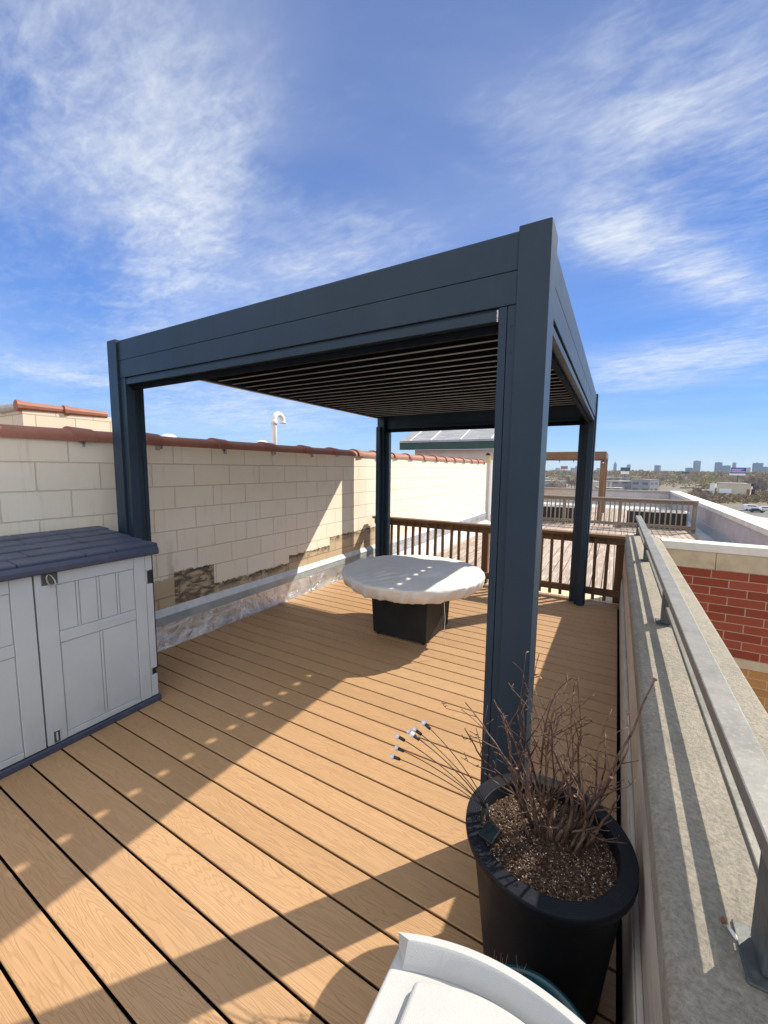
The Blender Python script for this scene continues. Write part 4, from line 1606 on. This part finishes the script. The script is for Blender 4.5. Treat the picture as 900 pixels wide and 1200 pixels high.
TOW = [
    (651, 656.5, 548.4, 3300, 'tower_c', 'pale low tower left of the red billboard on the skyline'),
    (667.5, 673, 548.3, 3500, 'tower_b', 'shorter blue tower just left of the back pergola post'),
    (673.5, 677, 546.3, 3300, 'tower_a', 'slim grey tower touching the back pergola post'),
    (698.5, 702.5, 548.5, 3400, 'tower_a', 'small grey tower left of the cedar post'),
    (733.5, 738.2, 544.5, 3400, 'tower_a', 'slim tower rising behind the dark billboard'),
    (741, 747, 552, 2600, 'tower_c', 'low pale block right of the dark billboard'),
    (747.5, 753.3, 550.3, 2700, 'tower_c', 'stepped pale block beyond the green trees'),
    (765, 772.2, 545.3, 3000, 'tower_b', 'lone mid-height blue tower left of centre on skyline'),
    (784.8, 789.2, 552, 2900, 'tower_a', 'small squat tower above the long grey warehouse'),
    (802, 811, 548.3, 2700, 'tower_b', 'broad low blue tower behind the dark sign'),
    (812.8, 820.8, 540.2, 3000, 'tower_a', 'tallest grey-blue tower standing alone right of centre'),
    (836, 845.2, 541.8, 2900, 'tower_b', 'wide blue tower left of the blue billboard'),
    (846, 856, 545.5, 3000, 'tower_b', 'broad low blue slab behind the blue billboard'),
    (856.2, 861, 542.3, 3200, 'tower_a', 'slim tower just above the blue billboard'),
    (874.5, 879, 548, 3100, 'tower_c', 'short pale tower right of the blue billboard'),
    (879.3, 892.4, 542.6, 2800, 'tower_b', 'largest wide blue tower at the right edge'),
    (888.5, 899.5, 547.2, 2600, 'tower_a', 'stepped pale blue slab at the far right edge'),
]
for (u0, u1, vt, D, mt, lab) in TOW:
    block('tower_block', u0, u1, vt, D, M[mt], lab, 'tower', turn=random.uniform(-.5, .5), group='towers on the skyline')
# pointed tower
t = block('tower_block', 718.4, 722, 544, 3600, M['tower_b'], 'tall pointed tower right of the cedar post', 'tower', turn=.3, extras=False, group='towers on the skyline')
c = at_dist(720.2, 540.5, 3600)
h0 = at_dist(720.2, 544, 3600).z - GZ
sp = MB()
vs = [sp.bm.verts.new((x, y, h0)) for x, y in ((-8, 2), (8, 2), (8, 17), (-8, 17))]
ap = sp.bm.verts.new((0, 9, c.z - GZ))
for k in range(4):
    sp.bm.faces.new([vs[k], vs[(k + 1) % 4], ap])
sp.bm.faces.new(vs[::-1])
o = sp.build('spire', M['tower_b'])
o.parent = t

MID = [
    (763, 796, 556.3, 900, 'low_grey', 'long low grey warehouse under the lone blue tower', 40),
    (778, 800, 564, 640, 'low_blue', 'slate blue shed with black roof unit', 30),
    (802, 806.5, 559.2, 620, 'low_tan', 'narrow tan brick block beside the slate shed', 12),
    (773, 777.8, 564.2, 560, 'flatwhite', 'small white cube left of the slate shed', 8),
    (708, 728, 559.5, 620, 'low_grey', 'grey terraced building right of the cedar post', 30),
    (709, 720, 568, 430, 'cream', 'low cream building above the end parapet', 14),
    (695, 708, 560, 700, 'low_brown', 'brown block partly behind the cedar post', 20),
    (660, 674, 568.5, 420, 'flatwhite', 'low building with pale blue-white roof left of back post', 14),
    (840, 882, 566.3, 300, 'cream', 'long cream commercial building below the blue billboard', 14),
    (832, 839.6, 567, 300, 'flatwhite', 'white annex at the left end of the cream building', 9),
    (812, 822, 571, 330, 'low_brown', 'brown brick house nearest the terrace corner', 12),
    (823, 832, 574.5, 270, 'low_red', 'dark red brick house left of the cream building', 10),
    (815, 835, 568.5, 480, 'low_brown', 'row of brown roofs beyond the red brick house', 15),
    (797, 811, 570.5, 420, 'low_tan', 'low tan building right of the slate shed', 12),
    (884, 899, 572.5, 420, 'low_grey', 'low pale warehouse at the right edge behind the bank', 14),
    (752, 764, 567, 560, 'low_brown', 'low brown block among trees left of the warehouse', 14),
]
for (u0, u1, vt, D, mt, lab, dp) in MID:
    t = block('low_building', u0, u1, vt, D, M[mt], lab, depth=dp, turn=random.uniform(-.12, .12), extras=mt not in ('cream', 'flatwhite'), group='low buildings in the city')
    if lab.startswith('long cream'):
        W = 42 * px_m(300)
        for x, w, z0, z1, mm in ((6.2, 1.2, .0, 3.0, 'low_red'), (8.2, 1.5, 0, 3.2, 'roofblack'), (-3.5, 5.5, .6, 3.0, 'flatwhite')):
            o = MB().box(x - w / 2, x + w / 2, -.12, -.02, 2.0 + z0, 2.0 + z1).build('door' if w < 3 else 'shutter', M[mm])
            o.parent = t
        o = MB().box(5.4, 8.4, 3, 6, 6.6, 8.4).build('roof_unit', M['roofblack'])
        o.parent = t
    if lab.startswith('slate blue'):
        top = at_dist(789, 564, 640).z - GZ
        o = MB().box(-1, 12, 3, 10, top, top + 3.2).build('roof_unit', M['roofblack'])
        o.parent = t


rh = random.Random(77)
for i in range(74):
    if i < 44:
        u, D = rh.uniform(628, 812), rh.uniform(300, 640)
    else:
        u, D = rh.uniform(640, 890), rh.uniform(520, 1100)
    if 752 < u < 812 and D < 950 or u > 826 and D < 700:
        continue
    w = rh.uniform(9, 24)
    hpx = (CAM_H - GZ - rh.uniform(4.5, 10)) / D * 560
    du = w / D * 560 / 2
    mk = rh.choice(('low_brown', 'low_grey', 'low_tan', 'low_grey', 'cream', 'low_tan', 'low_grey', 'cream', 'flatwhite'))
    block('small_building', u - du, u + du, 553.5 + hpx, D, M[mk], 'small flat-roofed building among the bare trees of the city', depth=rh.uniform(8, 18), turn=rh.uniform(-.5, .5), roof=rh.choice((M['flatroof'], M['flatwhite'], M['roofdark'], M['paleground'])), extras=rh.random() < .4, group='small buildings among the trees')


def billboard(u0, u1, v0, v1, D, mat, label, stripes=()):
    c = at_dist((u0 + u1) / 2, v1, D)
    W = (at_dist(u0, 553, D) - at_dist(u1, 553, D)).length
    zt, zb = at_dist((u0 + u1) / 2, v0, D).z - GZ, c.z - GZ
    t = thing('billboard', label, 'billboard', (c.x, c.y, GZ), 'billboards over the city')
    t.rotation_euler = (0, 0, facing((u0 + u1) / 2))
    bo = MB().box(-W / 2, W / 2, 0, .8, zb, zt).build('board', mat)
    bo.parent = t
    for (a, b_, c0, c1, mm) in stripes:
        o = MB().box(-W / 2 + W * a, -W / 2 + W * b_, -.12, -.02, zb + (zt - zb) * c0, zb + (zt - zb) * c1).build('printed_stripe', M[mm])
        o.parent = bo
    o = MB().box(-W * .04, W * .04, .85, 1.6, 0, zb + (zt - zb) * .5).build('pole', M['railpost'])
    o.parent = t
    return t, W, zb, zt


t, W, zb, zt = billboard(855.8, 874.2, 548, 554.8, 520, M['bb_blue'], 'large blue billboard with pink and white stripes at the right',
                         ((.06, .66, .42, .60, 'bb_pink'), (.05, .80, .66, .74, 'bb_white'), (.05, .95, .22, .32, 'bb_white')))
o = MB().box(-W * .56, W * .46, .0, .7, zb - 1.9, zb - .1).build('walkway', M['bb_white'])
o.parent = t
billboard(727, 738, 547.8, 551.8, 560, M['bb_dark'], 'dark blank-backed billboard over the grey terraced building', ((.05, .95, -.95, -.15, 'bb_white'),))
billboard(657, 665.2, 546.2, 549.8, 620, M['bb_red'], 'small faded red billboard left of the back pergola post')
billboard(799, 808, 552.6, 555, 700, M['bb_dark'], 'low dark sign in front of the broad blue tower')

# trees: one of each kind, then copies ---------------------------------------
def make_tree(kind, seed, h=9.0, w=3.6):
    rg = random.Random(seed)
    t = thing('city_tree', None, 'tree', (0, 0, GZ))
    tr = MB()
    tr.tube([(0, 0, -.2), (.1, 0, h * .25), (.05, .1, h * .55), (.1, .15, h * .85)], [.28, .22, .14, .04], 6)
    for i in range(7):
        a = rg.uniform(0, 2 * PI)
        z = h * rg.uniform(.28, .6)
        r = w * rg.uniform(.5, .85)
        tr.tube([(.05, .05, z), (r * .5 * math.cos(a), r * .5 * math.sin(a), z + h * .14), (r * math.cos(a), r * math.sin(a), z + h * .22)], [.11, .07, .03], 5)
    o = tr.build('trunk', M['bark'])
    o.parent = t
    cr = MB()
    cl = []
    for i in range(15):
        a = rg.uniform(0, 2 * PI)
        r = w * math.sqrt(rg.random()) * .75
        cl.append(Vector((r * math.cos(a), r * math.sin(a), h * rg.uniform(.38, .88) - r * .25)))
    for i in range(620 if 'bare' in kind or 'dark' in kind else 760):
        c_ = rg.choice(cl)
        p = c_ + Vector((rg.gauss(0, .8), rg.gauss(0, .8), rg.gauss(0, .75)))
        d1 = Vector((rg.gauss(0, 1), rg.gauss(0, 1), rg.gauss(.4, .8))).normalized()
        s = d1.orthogonal().normalized()
        if 'bare' in kind or 'dark' in kind:
            L, w_ = rg.uniform(.5, 1.1), rg.uniform(.05, .12)
        else:
            L, w_ = rg.uniform(.25, .5), rg.uniform(.14, .28)
        cr.quad(p - d1 * L * .5 - s * w_, p + d1 * L * .5 - s * w_ * .6, p + d1 * L * .5 + s * w_ * .6, p - d1 * L * .5 + s * w_)
    o = cr.build('crown', M['crown_' + kind], recalc=False)
    o.parent = t
    return t


protos = {}
for kind, labs in (('bare', 'bare brown tree among the leafless street trees below the skyline'),
                   ('dark', 'dark leafless tree among the darker tree row below the skyline'),
                   ('olive', 'olive budding tree among the city trees below the skyline'),
                   ('green', 'fresh green tree among the city trees below the skyline')):
    protos[kind] = [make_tree(kind, hash_ + 11, 9 + hash_ % 3) for hash_ in (1, 2)]
    for q in protos[kind]:
        tag(q, labs, 'tree', {'bare': 'bare brown city trees', 'dark': 'dark leafless city trees', 'olive': 'olive budding city trees', 'green': 'fresh green city trees'}[kind])
used = {k: 0 for k in protos}


def place_tree(kind, u, D, sc):
    sc *= .72
    p = at_dist(u, 560, D)
    i = used[kind]
    used[kind] += 1
    pr = protos[kind]
    if i < len(pr):
        o = pr[i]
        o.location = (p.x, p.y, GZ)
        o.scale = (sc, sc, sc)
        o.rotation_euler = (0, 0, random.uniform(0, 6))
    else:
        copy_tree(random.choice(pr), (p.x, p.y, GZ), random.uniform(0, 6), sc)


rt_ = random.Random(5)
# brown wood left of back post
for i in range(26):
    place_tree('bare', rt_.uniform(632, 676), rt_.uniform(260, 620), rt_.uniform(1.0, 1.5))
for i in range(6):
    place_tree(rt_.choice(('green', 'olive')), rt_.uniform(736, 750), rt_.uniform(360, 560), rt_.uniform(1.0, 1.35))
for i in range(14):
    place_tree(rt_.choice(('bare', 'bare', 'dark')), rt_.uniform(746, 776), rt_.uniform(380, 760), rt_.uniform(.9, 1.3))
for i in range(16):
    place_tree(rt_.choice(('olive', 'bare', 'olive')), rt_.uniform(806, 836), rt_.uniform(480, 900), rt_.uniform(1, 1.4))
for i in range(34):
    place_tree(rt_.choice(('bare', 'bare', 'olive')), rt_.uniform(780, 905), rt_.uniform(640, 1200), rt_.uniform(1.0, 1.5))
for i in range(20):
    place_tree('dark', rt_.uniform(872, 904), rt_.uniform(360, 620), rt_.uniform(1.0, 1.4))
for i in range(12):
    place_tree(rt_.choice(('bare', 'dark')), rt_.uniform(806, 836), rt_.uniform(210, 330), rt_.uniform(.6, .85))
for i in range(14):
    place_tree(rt_.choice(('bare', 'bare', 'dark')), rt_.uniform(690, 735), rt_.uniform(500, 900), rt_.uniform(.9, 1.2))
for kind in protos:
    for q in protos[kind][used[kind]:]:
        for ch in list(q.children):
            bpy.data.objects.remove(ch)
        bpy.data.objects.remove(q)

# far wood as one mass
fw_ = MB()
rw = random.Random(9)
for i in range(900):
    u = rw.uniform(560, 960)
    D = rw.uniform(900, 3000) if i % 3 else rw.uniform(700, 1400)
    p = at_dist(u, 560, D)
    hh = rw.uniform(8, 15)
    ww = rw.uniform(6, 14)
    for q in range(26):
        c_ = Vector((p.x + rw.gauss(0, ww * .5), p.y + rw.gauss(0, ww * .5), GZ + hh * rw.uniform(.15, 1)))
        a = rw.uniform(0, 2 * PI)
        s = rw.uniform(1.2, 3.0)
        n = Vector((math.cos(a), math.sin(a), rw.uniform(-.4, .8))).normalized()
        e1 = n.orthogonal().normalized()
        e2 = n.cross(e1)
        fw_.tri(c_ + e1 * s, c_ - e1 * s * .5 + e2 * s * .8, c_ - e1 * s * .6 - e2 * s * .7)
for i in range(620):
    u = rw.uniform(600, 915)
    D = rw.uniform(420, 1000)
    p = at_dist(u, 560, D)
    if rw.random() < .25:
        continue
    hh = rw.uniform(4, 9.5)
    ww = rw.uniform(3, 7)
    for q in range(30):
        c_ = Vector((p.x + rw.gauss(0, ww * .5), p.y + rw.gauss(0, ww * .5), GZ + hh * rw.uniform(.05, 1)))
        a = rw.uniform(0, 2 * PI)
        s = rw.uniform(.4, 1.1)
        n = Vector((math.cos(a), math.sin(a), rw.uniform(-.4, .8))).normalized()
        e1 = n.orthogonal().normalized()
        e2 = n.cross(e1)
        fw_.tri(c_ + e1 * s, c_ - e1 * s * .5 + e2 * s * .8, c_ - e1 * s * .6 - e2 * s * .7)
t = NT('far_wood_foliage')
o_ = t.obj()
c_ = t.mix(t.rng(t.noise(o_, .012, 4, .6), .35, .65), (.31, .235, .175), (.28, .26, .13))
c_ = t.mix(t.rng(t.noise(o_, .05, 3, .6), .4, .7, 0, .5), c_, (.17, .135, .11))
fwo = fw_.build('far_woods', t.out(c_, .95, 0, .1), recalc=False)
tag(fwo, 'brown and olive belt of far trees under the skyline', 'woods', kind='stuff')

# bank, yard and parked vehicles at the lower right
def ground_patch(name, uv, mat, z):
    b = MB()
    vs = []
    for (u, v) in uv:
        d_ = ray(u, v)
        t_ = (GZ - CAM_H) / d_.z
        p = CAM + d_ * t_
        vs.append((p.x, p.y, GZ + z))
    b.bm.faces.new([b.bm.verts.new(p) for p in vs])
    o = b.build(name, mat)
    tag(o, kind='structure')


ground_patch('road', [(850, 592), (960, 606), (960, 616), (860, 602)], M['asphalt'], .02)
ground_patch('dirt_bank', [(800, 577), (960, 577), (960, 592), (850, 590), (820, 586)], M['bank'], .01)
ground_patch('parking_yard', [(880, 604), (960, 616), (990, 640), (890, 630)], M['paleground'], .03)
bk_ = MB()
rw = random.Random(31)
for i in range(420):
    u, v = rw.uniform(818, 905), rw.uniform(578, 590)
    d_ = ray(u, v)
    p = CAM + d_ * ((GZ - CAM_H) / d_.z)
    for q in range(12):
        c_ = p + Vector((rw.gauss(0, 1.6), rw.gauss(0, 1.6), rw.uniform(.1, 2.4)))
        n = Vector((rw.gauss(0, 1), rw.gauss(0, 1), rw.gauss(0, 1))).normalized()
        e1 = n.orthogonal().normalized() * rw.uniform(.4, .9)
        e2 = n.cross(e1)
        bk_.tri(c_ + e1, c_ - e1 * .5 + e2 * .5, c_ - e1 * .6 - e2 * .5)
tag(bk_.build('scrub', M['bank'], recalc=False), 'dry brown scrub covering the bank below the cream building', 'scrub', kind='stuff')


def vehicle(u, v, rz, L, Hh, mat, name, label, cat, van):
    d_ = ray(u, v)
    p = CAM + d_ * ((GZ - CAM_H) / d_.z)
    t = thing(name, label, cat, (p.x, p.y, GZ + .05))
    t.rotation_euler = (0, 0, rz)
    W = 1.85
    if van:
        prof = [(-L / 2, .35), (L / 2, .35), (L / 2, 1.0), (L / 2 - .9, 1.15), (L / 2 - 1.5, Hh), (-L / 2, Hh)]
    else:
        prof = [(-L / 2, .3), (L / 2, .3), (L / 2, .75), (L / 2 - 1.1, .92), (L / 2 - 1.8, Hh), (-L / 2 + 1.0, Hh), (-L / 2 + .3, .95), (-L / 2, .85)]
    o = MB().prism(prof, 1, -W / 2, W / 2).build('body', mat, bevel=.06)
    o.parent = t
    wz = Hh - .55
    o = MB().box(-L * .3, L / 2 - 1.75, -W / 2 - .015, W / 2 + .015, wz, wz + .38).build('windows', M['roofblack'])
    o.parent = t
    for sx in (-1, 1):
        for sy in (-1, 1):
            w = MB().tube([(sx * L * .31, sy * (W / 2 - .16), .33), (sx * L * .31, sy * (W / 2 + .03), .33)], .33, 14).build('wheel', M['tyre'])
            w.parent = t


vehicle(881, 598.5, facing(880) + .25, 5.4, 2.2, M['vehwhite'], 'parked_van', 'white van parked on the road below the dry bank', 'van', True)
vehicle(886.5, 600.5, facing(886) + .2, 4.3, 1.45, M['vehdark'], 'parked_car', 'dark car parked in front of the white van', 'car', False)
vehicle(897.5, 598, facing(897) + .2, 4.5, 1.5, M['vehwhite'], 'parked_car', 'white car parked farthest right on the road', 'car', False)
d_ = ray(866, 595)
p = CAM + d_ * ((GZ - CAM_H) / d_.z)
gt = thing('gate_frame', 'pale square frame standing at the foot of the dry bank', 'frame', (p.x, p.y, GZ))
gt.rotation_euler = (0, 0, facing(866))
o = MB().box(-.8, -.55, 0, .2, 0, 1.9).build('upright', M['kerb'])
o.parent = gt
o = MB().box(.55, .8, 0, .2, 0, 1.9).build('upright', M['kerb'])
o.parent = gt
o = MB().box(-.8, .8, 0, .2, 1.9, 2.15).build('lintel', M['kerb'])
o.parent = gt

# ------------------------------------------------------------------ air
hz = MB().box(-9400, 9400, -9400, 9400, GZ - 1.0, 175).build('haze', None)
mt = bpy.data.materials.new('haze_air')
mt.use_nodes = True
nt = mt.node_tree
nt.nodes.remove(nt.nodes['Principled BSDF'])
pv = nt.nodes.new('ShaderNodeVolumePrincipled')
pv.inputs['Density'].default_value = 8.0e-5
pv.inputs['Density Attribute'].default_value = ''
pv.inputs['Color'].default_value = (.62, .78, 1.0, 1)
pv.inputs['Anisotropy'].default_value = .0
nt.links.new(pv.outputs[0], nt.nodes['Material Output'].inputs['Volume'])
hz.data.materials.append(mt)
hz['kind'] = 'stuff'
tag(hz, 'pale blue haze over the distant city', 'haze')

# ------------------------------------------------------------------ light and sky
SUN = Vector((.665, .872, 1.0)).normalized()
elev = math.asin(SUN.z)
azim = math.atan2(SUN.x, SUN.y)          # from +Y towards +X
ld = bpy.data.lights.new('sun', 'SUN')
ld.energy = 3.9
ld.angle = R(.53)
ld.color = (1.0, .91, .77)
lo_ = bpy.data.objects.new('sun', ld)
COL.objects.link(lo_)
lo_.rotation_euler = SUN.to_track_quat('Z', 'Y').to_euler()

w = bpy.data.worlds.new('World')
scene.world = w
w.use_nodes = True
nt = w.node_tree
for n_ in list(nt.nodes):
    nt.nodes.remove(n_)


class WT(NT):
    def __init__(self):
        self.t = nt
        self.n = nt.nodes
        self.tc = None


W_ = WT()
sky = W_.new('ShaderNodeTexSky', sky_type='NISHITA')
sky.sun_disc = False
sky.sun_elevation = elev
sky.sun_rotation = azim
sky.altitude = 300
sky.air_density = 1.0
sky.dust_density = .1
sky.ozone_density = 2.0
tc = W_.new('ShaderNodeTexCoord')
gen = tc.outputs['Generated']
sx = W_.sep(gen)
zc = W_.math('MAXIMUM', W_.math('ADD', sx[2], .06), .05)
# high cloud layer: flat sheet overhead, fibres running one way
plane = W_.comb(W_.math('DIVIDE', sx[0], zc), W_.math('DIVIDE', sx[1], zc), 0.0)


def vdot(d):
    n_ = W_.new('ShaderNodeVectorMath', operation='DOT_PRODUCT')
    W_.put(n_.inputs[0], gen)
    n_.inputs[1].default_value = d
    return n_.outputs['Value']


fib = W_.noise(W_.mapping(plane, rot=(0, 0, .95), scale=(1.0, 2.4, 1)), 1.7, 10, .64, .7)
puff = W_.noise(W_.mapping(plane, rot=(0, 0, .5), scale=(1.25, 1.7, 1)), 4.2, 9, .64, .6)
fine = W_.noise(W_.mapping(plane, rot=(0, 0, .95), scale=(1.0, 2.6, 1)), 11, 8, .66, .5)
veil = W_.noise(W_.mapping(plane, rot=(0, 0, .8), scale=(.6, 1.1, 1)), .9, 6, .6, .4)
tex = W_.math('ADD', W_.math('MULTIPLY', fib, .36), W_.math('MULTIPLY', puff, .38))
tex = W_.math('ADD', tex, W_.math('MULTIPLY', fine, .26))

BL = [  # survey-photo direction from -> to, half width, weight
    ((170, -30), (255, 190), 95, .54),
    ((255, 150), (165, 380), 42, .88),
    ((0, 160), (230, 225), 70, .52),
    ((-20, 20), (130, 90), 90, .55),
    ((660, 262), (770, 285), 26, 1.3),
    ((780, 310), (900, 345), 20, 1.2),
    ((690, 440), (930, 405), 22, 1.35),
    ((690, 100), (930, 30), 70, .62),
    ((600, 120), (930, 190), 50, .52),
    ((300, 335), (500, 270), 34, .95),
    ((-10, 428), (125, 446), 8, .75),
    ((160, 470), (420, 490), 46, 1.0),
    ((700, 500), (800, 498), 5, .6),
    ((-260, 260), (-60, 300), 120, .6),
    ((1000, 120), (1300, 200), 110, .8),
]
mask = None
for (p1, p2, hw, wt) in BL:
    d1, d2 = ray(*p1).normalized(), ray(*p2).normalized()
    c_ = ((d1 + d2) / 2).normalized()
    a_ = (d2 - d1).normalized()
    b_ = c_.cross(a_).normalized()
    mid = ((p1[0] + p2[0]) / 2, (p1[1] + p2[1]) / 2)
    La = (d2 - d1).length * .5 + hw / F_PX * .3
    Lb = hw / (F_PX * ray(*mid).length)
    qa = W_.math('DIVIDE', W_.math('SUBTRACT', vdot(a_), a_.dot(c_)), La * 1.2)
    qb = W_.math('DIVIDE', W_.math('SUBTRACT', vdot(b_), b_.dot(c_)), Lb * 1.35)
    r2 = W_.math('ADD', W_.math('MULTIPLY', qa, qa), W_.math('MULTIPLY', qb, qb))
    g = W_.math('MULTIPLY', W_.math('EXPONENT', W_.math('MULTIPLY', r2, -1.0)), wt)
    g = W_.math('MULTIPLY', g, W_.math('GREATER_THAN', vdot(c_), 0.0))
    mask = g if mask is None else W_.math('ADD', mask, g)
# unseen cloud added behind the viewer and overhead as fill light
bh_ = Vector((-fw.x, -fw.y, .95)).normalized()
back = W_.rng(vdot(bh_), .12, .50, 0, 1.0, True)
mask = W_.math('ADD', mask, W_.math('MULTIPLY', back, 1.5))
mask = W_.math('MINIMUM', mask, 1.5)
thr = W_.math('SUBTRACT', .575, W_.math('MULTIPLY', mask, .19))
cl = W_.rng(W_.math('SUBTRACT', tex, thr), -.03, .30, 0, 1, False)
cl = W_.math('POWER', cl, 1.4)
cl = W_.math('MULTIPLY', cl, W_.rng(mask, .03, 1.0, .18, .90))
soft = W_.math('MULTIPLY', W_.rng(veil, .33, .70, .03, .17, True), W_.rng(mask, 0, .6, .75, 1.7))
cov = W_.math('ADD', cl, W_.math('MULTIPLY', soft, W_.math('SUBTRACT', 1.0, cl)))
cov = W_.math('MINIMUM', W_.math('ADD', cov, W_.math('MULTIPLY', back, .30)), .95)
cov = W_.math('MULTIPLY', cov, W_.rng(sx[2], .015, .10))
SKY_TINT = (.315, .53, .86)
CLOUD = W_.mix(back, (3.75, 3.95, 4.25), (5.6, 5.8, 6.2))  # second colour brightens the added fill cloud
lowsky = W_.rng(sx[2], .0, .34, 1, 0)
tint = W_.mix(W_.math('POWER', lowsky, 1.2), SKY_TINT, (.27, .385, .60))
sunward = W_.rng(vdot(tuple(SUN)), .2, 1.0, 1.0, .55)
tint = W_.mix(1.0, tint, W_.comb(sunward, sunward, sunward), 'MULTIPLY')
skyc = W_.mix(1.0, sky.outputs[0], tint, 'MULTIPLY')
colr = W_.mix(cov, skyc, CLOUD)
bg = W_.new('ShaderNodeBackground')
W_.put(bg.inputs['Color'], colr)
bg.inputs['Strength'].default_value = .13
ow = W_.new('ShaderNodeOutputWorld')
W_.link(bg.outputs[0], ow.inputs[0])

vs_ = scene.view_settings
vs_.view_transform = 'Standard'
vs_.look = 'None'
vs_.gamma = 1
vs_.use_curve_mapping = False
vs_.exposure = 0.84
scene.cycles.max_bounces = 8
scene.cycles.diffuse_bounces = 4
scene.cycles.use_denoising = True
scene.cycles.volume_bounces = 1
